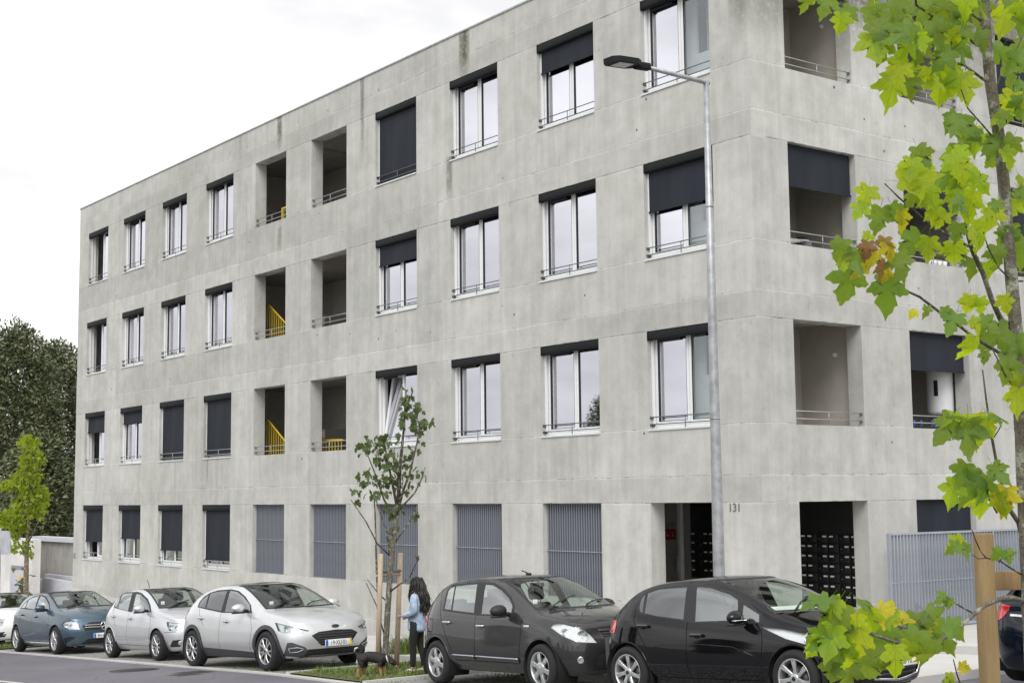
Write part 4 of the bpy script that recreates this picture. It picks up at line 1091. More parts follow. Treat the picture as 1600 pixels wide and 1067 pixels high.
CREASE = {0: .3, 5: .45, 7: .6, 10: .4}
SPEC = {
 'focus': dict(W=1.825, rt=.332, wb=2.70, zl=.20, xf=[3.44, 3.52, 3.57, 3.58, 3.56, 3.52, 0], xr=[-.70, -.76, -.80, -.80, -.74, -.68, 0], wst=1.40, roofz=1.36, bump=3.28, bumpz=.60, rbump=-.45, bonnet=(2.50, 3.46, .74, .74), st=[
  (-.62, .98, .70, 1.00, -.10, .90, .76), (-.40, 1.10, .68, 1.16, -.04, .98, .86), (-.12, 1.31, .66, 1.38, 0, 1.04, .895), (.45, 1.425, .655, 1.465, 0, 1.03, .91), (1.0, 1.445, .65, 1.485, 0, .99, .9125),
  (1.40, 1.405, .65, 1.46, .12, .965, .9125), (1.78, 1.29, .69, 1.34, .17, .95, .91), (2.42, 1.0, .76, 1.03, .20, .945, .905), (2.75, .945, .78, .99, .18, .89, .90), (3.12, .875, .78, .93, .14, .81, .87), (3.36, .77, .72, .82, .10, .72, .80)]),
 'sand': dict(W=1.75, rt=.312, wb=2.59, zl=.21, xf=[3.26, 3.34, 3.38, 3.38, 3.34, 3.30, 0], xr=[-.58, -.63, -.66, -.66, -.62, -.57, 0], wst=1.38, roofz=1.42, bump=3.08, bumpz=.62, rbump=-.42, bonnet=(2.44, 3.26, .70, .80), st=[
  (-.52, 1.0, .66, 1.02, -.08, .93, .74), (-.36, 1.20, .64, 1.24, -.04, .99, .83), (-.15, 1.40, .61, 1.46, 0, 1.03, .86), (.3, 1.475, .60, 1.52, 0, 1.03, .875), (.97, 1.49, .60, 1.535, 0, 1.0, .875),
  (1.38, 1.44, .61, 1.505, .10, .985, .875), (1.72, 1.32, .65, 1.38, .15, .975, .87), (2.36, 1.01, .73, 1.06, .16, .95, .86), (2.65, .97, .75, 1.02, .14, .90, .855), (2.98, .915, .75, .97, .12, .83, .83), (3.20, .82, .68, .88, .08, .76, .76)]),
 'p208': dict(W=1.74, rt=.312, wb=2.54, zl=.18, xf=[3.22, 3.30, 3.35, 3.36, 3.34, 3.28, 0], xr=[-.52, -.57, -.60, -.60, -.57, -.52, 0], wst=1.28, roofz=1.31, bump=3.02, bumpz=.58, rbump=-.40, bonnet=(2.34, 3.22, .70, .68), st=[
  (-.48, .92, .64, .94, -.08, .85, .72), (-.28, 1.04, .66, 1.10, -.04, .93, .82), (-.02, 1.27, .64, 1.34, 0, 1.0, .855), (.4, 1.355, .63, 1.405, 0, .98, .87), (.9, 1.385, .62, 1.43, 0, .935, .87),
  (1.28, 1.355, .62, 1.41, .12, .915, .87), (1.66, 1.25, .66, 1.30, .18, .90, .865), (2.22, .985, .73, 1.02, .22, .885, .86), (2.55, .90, .75, .95, .16, .83, .855), (2.9, .82, .74, .875, .13, .76, .82), (3.14, .72, .66, .77, .08, .66, .74)]),
 'merc': dict(W=1.78, rt=.318, wb=2.70, zl=.17, xf=[3.44, 3.52, 3.56, 3.57, 3.54, 3.50, 0], xr=[-.64, -.69, -.72, -.72, -.68, -.62, 0], wst=1.42, roofz=1.34, bump=3.26, bumpz=.56, rbump=-.45, bonnet=(2.54, 3.46, .73, .74), st=[
  (-.55, .95, .68, .97, -.1, .88, .76), (-.34, 1.03, .68, 1.10, -.04, .95, .85), (-.12, 1.25, .66, 1.31, 0, 1.02, .88), (.3, 1.375, .64, 1.41, 0, 1.03, .89), (.95, 1.415, .63, 1.44, 0, 1.005, .89),
  (1.42, 1.385, .63, 1.42, .12, .99, .89), (1.9, 1.235, .67, 1.28, .17, .98, .885), (2.48, 1.015, .75, 1.05, .18, .955, .88), (2.8, .96, .77, 1.0, .16, .90, .875), (3.12, .88, .77, .93, .13, .82, .85), (3.36, .78, .70, .83, .08, .72, .78)]),
 'polo': dict(W=1.68, rt=.305, wb=2.47, zl=.18, xf=[3.20, 3.26, 3.30, 3.30, 3.27, 3.24, 0], xr=[-.60, -.65, -.68, -.68, -.64, -.58, 0], wst=1.24, roofz=1.34, bump=2.96, bumpz=.58, rbump=-.42, bonnet=(2.36, 3.2, .69, .74), st=[
  (-.52, .98, .62, 1.0, -.08, .90, .72), (-.34, 1.04, .63, 1.10, -.04, .96, .80), (-.12, 1.24, .62, 1.30, 0, 1.0, .83), (.12, 1.375, .61, 1.42, 0, 1.0, .84), (.8, 1.415, .60, 1.455, 0, .96, .84),
  (1.24, 1.39, .60, 1.44, .10, .95, .84), (1.6, 1.30, .63, 1.35, .15, .945, .84), (2.26, .99, .71, 1.03, .16, .93, .83), (2.55, .94, .73, .99, .14, .88, .825), (2.85, .875, .73, .93, .12, .80, .80), (3.10, .79, .66, .84, .08, .73, .73)]),
}
def scaled(sp, sz_, sy=1.0):
    q = dict(sp); q['st'] = [(a, b * sz_, c * sy, d_ * sz_, e, f * sz_, g_ * sy) for a, b, c, d_, e, f, g_ in sp['st']]; q['W'] = sp['W'] * sy
    for k in ('roofz', 'bumpz', 'rt', 'zl'): q[k] = sp[k] * sz_
    b = sp['bonnet']; q['bonnet'] = (b[0], b[1], b[2] * sy, b[3] * sz_); return q

def common(s, q, r, f, dlo, ws, rw, glass_rear=None, f2=None):
    """side windows, black surrounds, wind- and rear screen"""
    gr = glass_rear or M_GLASS
    s.sides(q, 'quarter_window', gr); s.sides(r, 'rear_door_window', gr); s.sides(f, 'front_door_window', M_GLASS)
    if f2: s.sides(f2, 'quarter_light', M_GLASS)
    for pl in dlo: s.sides(pl, 'window_trim', M_TRIM, .001)
    X = Vector((0, 1, 0)); N = Vector((.75, 0, .66))
    s.take(s.region(ws, X, N, .25, lambda p: p.x > s.sp['wst'] - .15), 'windscreen', M_SCREENGLASS)
    b = [(y * 1.055, z + (.018 if z > 1.2 else -.022)) for y, z in ws]
    s.take(s.region(b, X, N, .25, lambda p: p.x > s.sp['wst'] - .15), 'screen_border', M_TRIM, None, .001)
    N = Vector((-.75, 0, .66)); s.take(s.region(rw, X, N, .2, lambda p: p.x < .3), 'rear_window', gr)

def badge(s, y, z, rx, rz, mat, name='badge', sgn=1):
    v = [];
    for i in range(16):
        a = 2 * pi * i / 16; p = s.front(y + rx * cos(a), z + rz * sin(a), sgn); v.append(p + Vector((.010 * sgn, 0, 0)))
    c = s.front(y, z, sgn) + Vector((.016 * sgn, 0, 0))
    return MB().add(v + [c], [(i, (i + 1) % 16, 16) for i in range(16)], True).build(name, mat, s.o)

def sand_like(): pass

# ---- 1: silver crossover hatchback in the middle
def build_focus():
    sp = SPEC['focus']; sp['paint'] = P_SILVER
    o = car_root('', 'car', -8.545, -6.172, RAD(2.6), sp['W'], 'silver crossover hatchback with black panoramic roof and black wheel arch cladding'); s = Car(sp, o); w = s.w
    seam = [[(1.03, 1.42), (1.075, .99), (1.09, .30)], [(2.12, .98), (2.25, .70), (2.14, .27)], [(.17, 1.08), (.30, .90), (.47, .74)], [(.62, .30), (2.13, .27)]]
    for x in (0, 2.70): s.arch(x, .372, M_CLAD, .065)
    s.sides([(.36, .36), (2.36, .30), (2.36, .18), (.36, .18)], 'sill_cladding', M_CLAD, .008)
    ph = RAD(28)
    headlight(s, U_(w, 3.2, [(-.06, .81), (.58, .655), (.45, .61), (.10, .63), (-.01, .67)], ph), ph,
              [(-3.2 * sin(ph) + (w - .15) * cos(ph), .70, .052, M_REFL), (-3.2 * sin(ph) + (w - .30) * cos(ph), .665, .034, M_REFL)], housing=M_REFL)
    s.nose([(-.46, .57), (-.33, .625), (0, .645), (.33, .625), (.46, .57), (.29, .395), (-.29, .395)], 'grille', M_TRIM, -.012)
    bars(s, (.43, .47, .51, .55, .59), -.36, .36, .006, 'grille_bar', M_CLAD, -.004)
    s.nose([(-.50, .345), (.50, .345), (.55, .235), (-.55, .235)], 'lower_intake', M_TRIM, -.012)
    s.corner(U_(w, 3.35, [(.07, .47), (.16, .475), (.40, .39), (.49, .31), (.49, .21), (.0, .25)], ph), ph, 'fog_light_surround', M_CLAD, -.004)
    for sg in (-1, 1):                           # bright loop round the fog lamp
        c, sn = cos(ph), sin(ph); N = Vector((c, sg * sn, 0)); U = Vector((-sn, sg * c, 0)); pts = []
        for ly, z in [(.10, .375), (.26, .385), (.36, .365), (.39, .35), (.33, .335), (.27, .31), (.12, .305), (.10, .375)]:
            u = -3.35 * sn + (w - ly) * c; p = s.hit(U * u + Vector((0, 0, z)) + N * 6, -N)
            if p: pts.append(p + N * .012)
        MB().tube(pts, .009, 6).build('fog_light_trim', M_GALV, o)
    s.nose([(-.62, .225), (.62, .225), (.58, .195), (-.58, .195)], 'skid_plate', M_GALV, .01)
    s.sides([(-.26, 1.02), (-.30, .94), (-.37, .86), (-.60, .90), (-.60, 1.02)], 'tail_light', M_TAIL, .004)
    common(s, [(.12, 1.085), (.10, 1.16), (.17, 1.235), (.32, 1.295), (.40, 1.065)], [(.45, 1.06), (.38, 1.315), (.60, 1.345), (.99, 1.355), (1.04, 1.005)], [(1.18, .99), (1.10, 1.355), (1.35, 1.335), (1.66, 1.24), (1.95, 1.11), (2.06, .985)],
           [[(.07, 1.075), (.05, 1.17), (.14, 1.26), (.34, 1.33), (.62, 1.372), (1.12, 1.382), (1.40, 1.35), (1.70, 1.25), (2.0, 1.10), (2.14, .965), (1.1, .975)]], [(-.665, 1.045), (.665, 1.045), (.545, 1.425), (-.545, 1.425)], [(-.56, 1.10), (.56, 1.10), (.50, 1.36), (-.50, 1.36)], M_GLASS_T)
    s.take(s.region([(-.02, -.50), (1.48, -.50), (1.48, .50), (-.02, .50)], Vector((1, 0, 0)), Vector((0, 0, 1)), .5, lambda p: p.z > 1.38), 'roof_glass', P_ROOFBLK)
    for sm in seam: s.strip(sm)
    for x in (0, 2.70):
        for sg in (-1, 1): s.wheel(x, sg, .332, .228, 'focus')
    s.mirror(1.93, 1.0, P_SILVER); s.handle(.36, .885, P_SILVER); s.handle(1.33, .83, P_SILVER)
    badge(s, 0, .705, .075, .028, M_LAMPDK); s.plate(0.02, .43, '19·XU·01')
    s.cabin(2.05, .98); s.wiper(2.46, -.55, 2.28, .05); s.wiper(2.56, .05, 2.30, .55)
    q = s.topz(.12, 0); MB().tube([q, q + Vector((-.06, 0, .035))], .012, 6).build('antenna', M_TRIM, o)
    for a, b in (((2.78, -.42), (3.42, -.34)), ((2.78, .42), (3.42, .34))): pass
    p = s.hit((6, -.52, 1.12), (-1, 0, 0)); MB().add([p + Vector((.012, dy, dz)) for dy, dz in ((-.04, -.03), (.04, -.03), (.04, .03), (-.04, .03))], [(0, 1, 2, 3)]).build('screen_sticker', M_PAPER, o)
    s.finish([('rear_door', [(.30, .30), (.62, .30), (1.09, .30), (1.075, .99), (1.03, 1.42), (.45, 1.40), (.17, 1.08), (.17, .60)]), ('front_door', [(1.09, .30), (2.14, .27), (2.25, .70), (2.12, .98), (1.35, 1.41), (1.03, 1.42), (1.075, .99)])])
build_focus()

# ---- 2: anthracite hatchback behind the woman
def build_sand():
    sp = SPEC['sand']; sp['paint'] = P_GREY
    o = car_root('', 'car', -1.222, -5.657, RAD(-2.0), sp['W'], 'dark grey hatchback with clear side windows and silver six spoke wheels behind the woman'); s = Car(sp, o); w = s.w
    for x in (0, 2.59): s.arch(x, .375)
    ph = RAD(28)
    headlight(s, U_(w, 3.15, [(-.13, .845), (-.09, .885), (.06, .895), (.22, .855), (.42, .755), (.54, .625), (.21, .65), (.01, .735)], ph), ph,
              [(-3.15 * sin(ph) + (w - .06) * cos(ph), .775, .050, M_REFL), (-3.15 * sin(ph) + (w - .30) * cos(ph), .715, .075, M_CHROME)], housing=M_PLATEW)
    s.nose([(-.40, .80), (.40, .80), (.38, .775), (-.38, .775)], 'grille_trim', M_CHROME, .006); s.nose([(-.36, .77), (.36, .77), (.30, .655), (-.30, .655)], 'grille', M_TRIM, -.012)
    bars(s, (.68, .71, .74), -.32, .32, .008, 'grille_bar', M_CLAD, -.002)
    s.nose([(-.42, .50), (.42, .50), (.50, .27), (-.50, .27)], 'lower_intake', M_TRIM, -.012)
    for sg in (-1, 1):
        p = s.front(sg * .66, .42); n_ = s.normal_at(p); M = Matrix.Translation(p + n_ * .004) @ n_.to_track_quat('Z', 'Y').to_matrix().to_4x4()
        MB().lathe([(.045, .0), (.04, .006), (.028, -.002), (0, .004)], 18, M).build('fog_light', M_CHROME, o)
    s.sides([(-.33, 1.19), (-.30, 1.03), (-.24, .90), (-.32, .83), (-.60, .83), (-.60, 1.19)], 'tail_light', M_TAIL, .006)
    common(s, [(.15, 1.075), (.09, 1.33), (.13, 1.37), (.23, 1.385), (.345, 1.06)], [(.385, 1.055), (.265, 1.395), (.82, 1.415), (.965, 1.02)], [(1.16, 1.005), (1.04, 1.405), (1.22, 1.395), (1.46, 1.325), (1.70, 1.22), (1.84, 1.11), (1.86, 1.0)],
           [[(.11, 1.05), (.04, 1.34), (.12, 1.415), (.88, 1.445), (1.24, 1.43), (1.50, 1.35), (1.74, 1.24), (1.90, 1.10), (1.92, .975), (1.05, .985)]], [(-.64, 1.075), (.64, 1.075), (.52, 1.465), (-.52, 1.465)], [(-.52, 1.12), (.52, 1.12), (.46, 1.40), (-.46, 1.40)])
    for sm in ([(.93, 1.49), (1.04, .96), (1.08, .38)], [(2.15, .98), (2.16, .70), (2.12, .38)], [(-.16, 1.40), (.06, 1.05), (.16, .90), (.46, .47)], [(.52, .36), (2.12, .36)], [(-.27, .93), (-.10, .93), (-.10, .75), (-.27, .75), (-.27, .93)]): s.strip(sm)
    for x0, x1, za, zb in ((.50, 1.06, .415, .41), (1.10, 2.11, .41, .395)):
        for sg in (-1, 1):
            k = MB(); n = 8; v = []
            for i in range(n + 1):
                x = x0 + (x1 - x0) * i / n; z = za + (zb - za) * i / n
                for dz, off in ((-.035, .004), (-.03, .018), (.03, .018), (.035, .004)): p = s.wall(x, z + dz, sg); v.append((p.x, p.y + sg * off, p.z))
            k.add(v, [(4 * i + j, 4 * i + j + 1, 4 * i + j + 5, 4 * i + j + 4) for i in range(n) for j in range(3)], False).build('side_moulding', M_CLAD, o)
            MB().tube([s.wall(x0 + (x1 - x0) * i / 8, za + .02 + (zb - za) * i / 8, sg) + Vector((0, sg * .020, 0)) for i in range(9)], .010, 5).build('moulding_strip', M_RIM, o)
    for x in (0, 2.59):
        for sg in (-1, 1): s.wheel(x, sg, .312, .215, 'six', .19)
    s.mirror(1.80, 1.0, M_TRIM, 1.05); s.handle(.33, .89, M_CHROME); s.handle(1.22, .845, M_CHROME)
    for sg in (-1, 1):
        p = s.wall(2.28, .85, sg); MB().bevbox(2.22, 2.34, min(p.y, p.y + sg * .012), max(p.y, p.y + sg * .012), .838, .862, .005).build('side_repeater', M_PLATEW, o)
    s.plate(0, .56, '47·LD·82', yellow=True); s.cabin(2.0, 1.0); s.wiper(2.40, -.52, 2.22, .06); s.wiper(2.48, .05, 2.24, .52)
    q = s.topz(1.22, 0); MB().bevbox(q.x - .04, q.x + .05, -.025, .025, q.z - .005, q.z + .025, .01).tube([q + Vector((0, 0, .02)), q + Vector((-.16, -.0, .06))], .009, 5).build('antenna', M_TRIM, o)
    p = s.hit((6, -.56, 1.16), (-1, 0, 0)); MB().add([p + Vector((.012, dy, dz)) for dy, dz in ((-.05, -.03), (.03, -.03), (.03, .03), (-.05, .03))], [(0, 1, 2, 3)]).build('screen_sticker', M_PAPER, o)
    s.finish([('rear_door', [(.30, .36), (1.08, .36), (1.04, .96), (.93, 1.49), (.2, 1.47), (-.16, 1.40), (.06, 1.05), (.16, .90)]), ('front_door', [(1.08, .36), (2.12, .36), (2.16, .70), (2.15, .98), (1.35, 1.45), (.93, 1.49), (1.04, .96)])])
build_sand()

# ---- 3: black hatchback beside the lamp post
def build_208():
    sp = SPEC['p208']; sp['paint'] = P_BLACK
    o = car_root('', 'car', 3.05, -5.70, RAD(4.0), sp['W'], 'glossy black hatchback with a white sheet on its dashboard at the corner'); s = Car(sp, o); w = s.w
    for x in (0, 2.54): s.arch(x, .362)
    ph = RAD(30)
    headlight(s, U_(w, 3.1, [(-.52, .865), (-.34, .845), (-.05, .76), (.20, .66), (-.12, .66), (-.34, .74)], ph), ph, [(-3.1 * sin(ph) + (w + .12) * cos(ph), .745, .06, M_CHROME), (-3.1 * sin(ph) + (w - .05) * cos(ph), .71, .04, M_CHROME)], housing=M_PLATEW)
    G_ = [(-.40, .60), (0, .625), (.40, .60), (.46, .52), (.38, .30), (0, .265), (-.38, .30), (-.46, .52)]
    s.nose(G_, 'grille', M_TRIM, -.01); bars(s, (.33, .38, .55, .585), -.36, .36, .008, 'grille_bar', M_CLAD, -.002)
    pts = [s.front(y, z) + Vector((.012, 0, 0)) for y, z in [(y * 1.03, .45 + (z - .45) * 1.05) for y, z in G_ + G_[:1]]]
    fine_ = []
    for a, b in zip(pts, pts[1:]): fine_ += [a.lerp(b, i / 5) for i in range(5)]
    fine_ = [s.front(p.y, p.z) + Vector((.012, 0, 0)) for p in fine_] ; fine_.append(fine_[0]); MB().tube(fine_, .016, 6).build('grille_trim', M_CHROME, o)
    s.corner(U_(w, 3.15, [(.0, .42), (.22, .44), (.26, .30), (.06, .26)], ph), ph, 'fog_light_surround', M_TRIM, -.004)
    s.sides([(-.24, .93), (-.215, .87), (-.24, .785), (-.33, .775), (-.60, .79), (-.60, .93)], 'tail_light', M_TAIL, .006)
    common(s, [(.195, 1.035), (.155, 1.08), (.15, 1.18), (.195, 1.24), (.235, 1.025)], [(.27, 1.02), (.245, 1.25), (.42, 1.295), (.87, 1.315), (.92, .945), (.49, .985)], [(1.11, .92), (1.03, 1.315), (1.25, 1.295), (1.55, 1.22), (1.69, 1.155), (1.74, .935)],
           [[(.19, 1.01), (.12, 1.07), (.12, 1.19), (.22, 1.285), (.45, 1.33), (.93, 1.35), (1.28, 1.325), (1.58, 1.245), (1.86, 1.12), (2.08, .99), (2.12, .90), (1.1, .905)]], [(-.63, 1.035), (.63, 1.035), (.53, 1.375), (-.53, 1.375)], [(-.54, 1.05), (.54, 1.05), (.48, 1.28), (-.48, 1.28)], M_GLASS_T,
           [(1.785, 1.105), (1.80, .945), (1.93, .915), (2.05, .915), (2.03, .995)])
    for sm in ([(.90, 1.37), (1.0, .92), (1.0, .28)], [(2.08, .98), (2.13, .70), (2.08, .28)], [(.10, 1.05), (.12, .92), (.34, .62)], [(.5, .27), (2.08, .27)]): s.strip(sm, .010)
    for pl in ([(.42, .62), (.58, .655), (1.2, .665), (1.7, .64), (2.02, .54)],):            # door crease
        for sg in (-1, 1): MB().tube([s.wall(x, z, sg) + Vector((0, -sg * .001, 0)) for x, z in pl], .007, 5).build('door_crease', P_BLACK, o)
    for x in (0, 2.54):
        for sg in (-1, 1): s.wheel(x, sg, .312, .222, 'seven', .195)
    s.mirror(1.84, .92, P_BLACK); s.handle(.30, .865, P_BLACK); s.handle(1.17, .765, P_BLACK)
    for sg in (-1, 1):
        w_ = s.wall(1.84, .90, sg); MB().bevbox(1.83, 1.93, min(w_.y + sg * .05, w_.y + sg * .25), max(w_.y + sg * .05, w_.y + sg * .25), .935, .950, .006).build('mirror_repeater', M_CHROME, o)
        for x, z in ((.30, .885), (1.17, .785)):
            w2 = s.wall(x, z, sg).y; MB().box(x - .085, x + .085, min(w2 + sg * .025, w2 + sg * .044), max(w2 + sg * .025, w2 + sg * .044), z - .006, z + .002).build('handle_trim', M_CHROME, o)
    s.plate(.0, .455, '60·SB·70'); s.cabin(1.98, .93); s.wiper(2.34, -.5, 2.14, .05); s.wiper(2.42, .05, 2.16, .5)
    a = [s.topz(x, y) for x, y in ((2.02, -.60), (2.16, -.60), (2.34, .12), (2.20, .12))]
    MB().add([(1.88, -.52, 1.06), (2.14, -.60, .99), (2.34, .05, 1.005), (2.06, .10, 1.06)], [(0, 1, 2, 3)]).build('dashboard_paper', M_PAPER, o)
    s.finish([('rear_door', [(.25, .27), (1.0, .27), (1.0, .92), (.90, 1.37), (.3, 1.34), (.10, 1.05), (.12, .92)]), ('front_door', [(1.0, .27), (2.08, .27), (2.13, .70), (2.08, .98), (1.3, 1.36), (.90, 1.37), (1.0, .92)])])
build_208()

# ---- 4: blue hatchback at the low end
def build_merc():
    sp = SPEC['merc']; sp['paint'] = P_BLUE
    o = car_root('', 'car', -19.575, -5.849, RAD(.4), sp['W'], 'steel blue hatchback with twin bar grille and twin spoke wheels'); s = Car(sp, o); w = s.w
    for x in (0, 2.70): s.arch(x, .368)
    ph = RAD(26)
    headlight(s, U_(w, 3.2, [(-.02, .70), (.05, .755), (.21, .765), (.39, .70), (.49, .55), (.17, .575), (.02, .65)], ph), ph, [(-3.2 * sin(ph) + (w - .12) * cos(ph), .655, .052, M_CHROME), (-3.2 * sin(ph) + (w - .26) * cos(ph), .64, .055, M_CHROME)], housing=M_REFL)
    s.nose([(-.50, .64), (-.30, .705), (.30, .705), (.50, .64), (.44, .525), (-.44, .525)], 'grille', M_TRIM, -.012)
    for z in (.595, .645):
        for sg in (-1, 1): bars(s, (z,), sg * .10, sg * .44, .012, 'grille_bar', M_RIM, .006)
    pr = [(.088 + .010 * cos(a), .010 * sin(a)) for a in [2 * pi * i / 8 for i in range(8)]]
    p = s.front(0, .615); M = Matrix.Translation(p + Vector((.012, 0, 0))) @ Matrix.Rotation(RAD(90), 4, 'Y')
    k = MB().lathe(pr, 24, M, True, True)
    for a in (pi, pi + 2 * pi / 3, pi - 2 * pi / 3): k.tube([M @ Vector((0, 0, .006)), M @ Vector((.088 * cos(a), .088 * sin(a), 0))], [.014, .004], 6)
    k.build('badge', M_CHROME, o)
    s.corner(U_(w, 3.35, [(-.0, .37), (.12, .40), (.30, .385), (.10, .275), (.02, .26)], ph), ph, 'side_intake', M_TRIM, -.012)
    s.nose([(-.36, .335), (.36, .335), (.50, .225), (-.50, .225)], 'lower_intake', M_TRIM, -.012); s.nose([(-.55, .205), (.55, .205), (.52, .190), (-.52, .190)], 'intake_trim', M_RIM, .008)
    s.sides([(-.38, .95), (-.34, .86), (-.40, .78), (-.6, .80), (-.6, .95)], 'tail_light', M_TAIL, .004)
    common(s, [(.13, 1.065), (.25, 1.165), (.37, 1.225), (.43, 1.065)], [(.48, 1.065), (.42, 1.245), (.62, 1.305), (1.02, 1.345), (1.12, 1.03)], [(1.21, 1.03), (1.13, 1.345), (1.44, 1.305), (1.86, 1.155), (2.08, 1.03)],
           [[(.07, 1.05), (.22, 1.18), (.40, 1.265), (.64, 1.33), (1.10, 1.37), (1.47, 1.33), (1.89, 1.175), (2.16, 1.015), (1.1, 1.015)]], [(-.66, 1.065), (.66, 1.065), (.54, 1.39), (-.54, 1.39)], [(-.56, 1.08), (.56, 1.08), (.50, 1.29), (-.50, 1.29)])
    for sm in ([(1.07, 1.41), (1.12, 1.0), (1.12, .28)], [(2.22, 1.0), (2.28, .70), (2.18, .28)], [(.10, 1.10), (.22, .95), (.42, .70)], [(.6, .29), (2.18, .27)]): s.strip(sm)
    for pl in ([(.32, .86), (1.0, .82), (1.7, .77), (2.2, .72)], [(.55, .40), (1.2, .44), (1.8, .55), (2.3, .70)]):
        for sg in (-1, 1): MB().tube([s.wall(x, z, sg) + Vector((0, -sg * .004, 0)) for x, z in pl], .010, 5).build('door_crease', P_BLUE, o)
    for sg in (-1, 1): MB().tube([s.wall(x, .245, sg) + Vector((0, sg * .004, 0)) for x in (.5, 1.0, 1.6, 2.25)], .014, 6).build('sill_trim', P_SILVER2, o)
    for x in (0, 2.70):
        for sg in (-1, 1): s.wheel(x, sg, .318, .228, 'twin', .21)
    s.mirror(1.96, 1.01, P_BLUE); s.handle(.42, .90, P_BLUE); s.handle(1.40, .86, P_BLUE)
    s.plate(.0, .40, 'BH·64·KM', yellow=False); s.cabin(2.1, 1.0); s.wiper(2.52, -.5, 2.34, .05)
    s.finish([('rear_door', [(.30, .29), (1.12, .29), (1.12, 1.0), (1.07, 1.41), (.45, 1.38), (.10, 1.10), (.22, .95)]), ('front_door', [(1.12, .29), (2.18, .27), (2.28, .70), (2.22, 1.0), (1.45, 1.40), (1.07, 1.41), (1.12, 1.0)])])
build_merc()

# ---- 5: pale silver small hatchback; the two white cars share its proportions
def small_hatch(o, paint_, front, style='ten', plate=('83·OT·12', True)):
    sp = dict(SPEC['polo']); sp['paint'] = paint_; s = Car(sp, o); w = s.w
    for x in (0, 2.47): s.arch(x, .352)
    ph = RAD(26)
    headlight(s, U_(w, 2.95, [(.03, .77), (.37, .725), (.345, .565), (.10, .595), (.05, .68)], ph), ph, [(-2.95 * sin(ph) + (w - .14) * cos(ph), .665, .052, M_CHROME), (-2.95 * sin(ph) + (w - .26) * cos(ph), .645, .045, M_CHROME)], housing=M_REFL)
    if front == 'slim':
        s.nose([(-.42, .735), (.42, .735), (.42, .66), (-.42, .66)], 'grille', M_TRIM, -.012); bars(s, (.68, .715), -.40, .40, .007, 'grille_bar', M_CHROME, .0)
        badge(s, 0, .70, .055, .055, M_CHROME)
    else:
        s.nose([(-.38, .77), (.38, .77), (.34, .60), (-.34, .60)], 'grille', M_TRIM, -.012); bars(s, (.765,), -.38, .38, .014, 'grille_trim', M_CHROME, .004)
        for i in range(11): p = s.front(-.30 + .06 * i, .69); MB().bevbox(p.x - .03, p.x + .004, p.y - .006, p.y + .006, .62, .755, .004).build('grille_bar', M_CLAD, o)
        badge(s, 0, .80, .05, .05, M_CHROME)
    s.nose([(-.42, .42), (.42, .42), (.46, .27), (-.46, .27)], 'lower_intake', M_TRIM, -.012)
    s.corner(U_(w, 3.05, [(.06, .30), (.12, .405), (.29, .415), (.29, .275), (.09, .27)], ph), ph, 'fog_light_surround', M_TRIM, -.004)
    for sg in (-1, 1):
        p = s.front(sg * .60, .345); n_ = s.normal_at(p); M = Matrix.Translation(p + n_ * .004) @ n_.to_track_quat('Z', 'Y').to_matrix().to_4x4(); MB().lathe([(.04, 0), (.036, .008), (.02, .0), (0, .004)], 16, M).build('fog_light', M_CHROME, o)
    s.sides([(-.33, 1.0), (-.30, .90), (-.36, .80), (-.6, .80), (-.6, 1.0)], 'tail_light', M_TAIL, .004)
    common(s, [(.09, 1.075), (.045, 1.12), (.14, 1.25), (.19, 1.285), (.245, 1.055)], [(.295, 1.045), (.235, 1.325), (.40, 1.345), (.77, 1.355), (.88, .985)], [(1.12, .965), (1.0, 1.335), (1.23, 1.315), (1.61, 1.205), (1.85, 1.09), (2.0, .975)],
           [[(.05, 1.055), (.0, 1.11), (.12, 1.275), (.20, 1.335), (.42, 1.37), (1.02, 1.375), (1.26, 1.345), (1.66, 1.225), (1.90, 1.10), (2.08, .96), (1.0, .965)]], [(-.61, 1.045), (.61, 1.045), (.50, 1.405), (-.50, 1.405)], [(-.50, 1.06), (.50, 1.06), (.45, 1.30), (-.45, 1.30)])
    for sm in ([(.88, 1.41), (.99, .96), (.97, .30)], [(2.10, .97), (2.18, .70), (2.08, .28)], [(.02, 1.12), (.10, .98), (.38, .66)], [(.5, .29), (2.08, .28)], [(2.82, .565), (3.10, .57)]): s.strip(sm)
    for pl in ([(.40, .42), (1.1, .41), (2.1, .40)], [(-.1, .83), (1.0, .81), (2.15, .76)]):
        for sg in (-1, 1): MB().tube([s.wall(x, z, sg) + Vector((0, -sg * .004, 0)) for x, z in pl], .010, 5).build('door_crease', paint_, o)
    for x in (0, 2.47):
        for sg in (-1, 1): s.wheel(x, sg, .305, .215, style, .19)
    s.mirror(1.84, .98, paint_); s.handle(.22, .875, paint_); s.handle(1.14, .84, paint_)
    if plate: s.plate(.0, .50, plate[0], yellow=plate[1])
    s.cabin(1.95, .98); s.wiper(2.34, -.48, 2.16, .05); q = s.topz(.25, 0); MB().tube([q, q + Vector((-.13, 0, .20))], .007, 5).build('antenna', M_TRIM, o)
    p = s.hit((6, -.50, 1.13), (-1, 0, 0)); MB().add([p + Vector((.012, dy, dz)) for dy, dz in ((-.04, -.035), (.04, -.035), (.04, .035), (-.04, .035))], [(0, 1, 2, 3)]).build('screen_sticker', M_PAPER, o)
    s.finish([('rear_door', [(.25, .29), (.97, .29), (.99, .96), (.88, 1.41), (.3, 1.38), (.02, 1.12), (.10, .98)]), ('front_door', [(.97, .29), (2.08, .28), (2.18, .70), (2.10, .97), (1.25, 1.39), (.88, 1.41), (.99, .96)])])
small_hatch(car_root('', 'car', -13.708, -5.741, RAD(.3), 1.68, 'pale silver small hatchback with roof aerial between the blue car and the crossover'), P_SILVER2, 'slim')
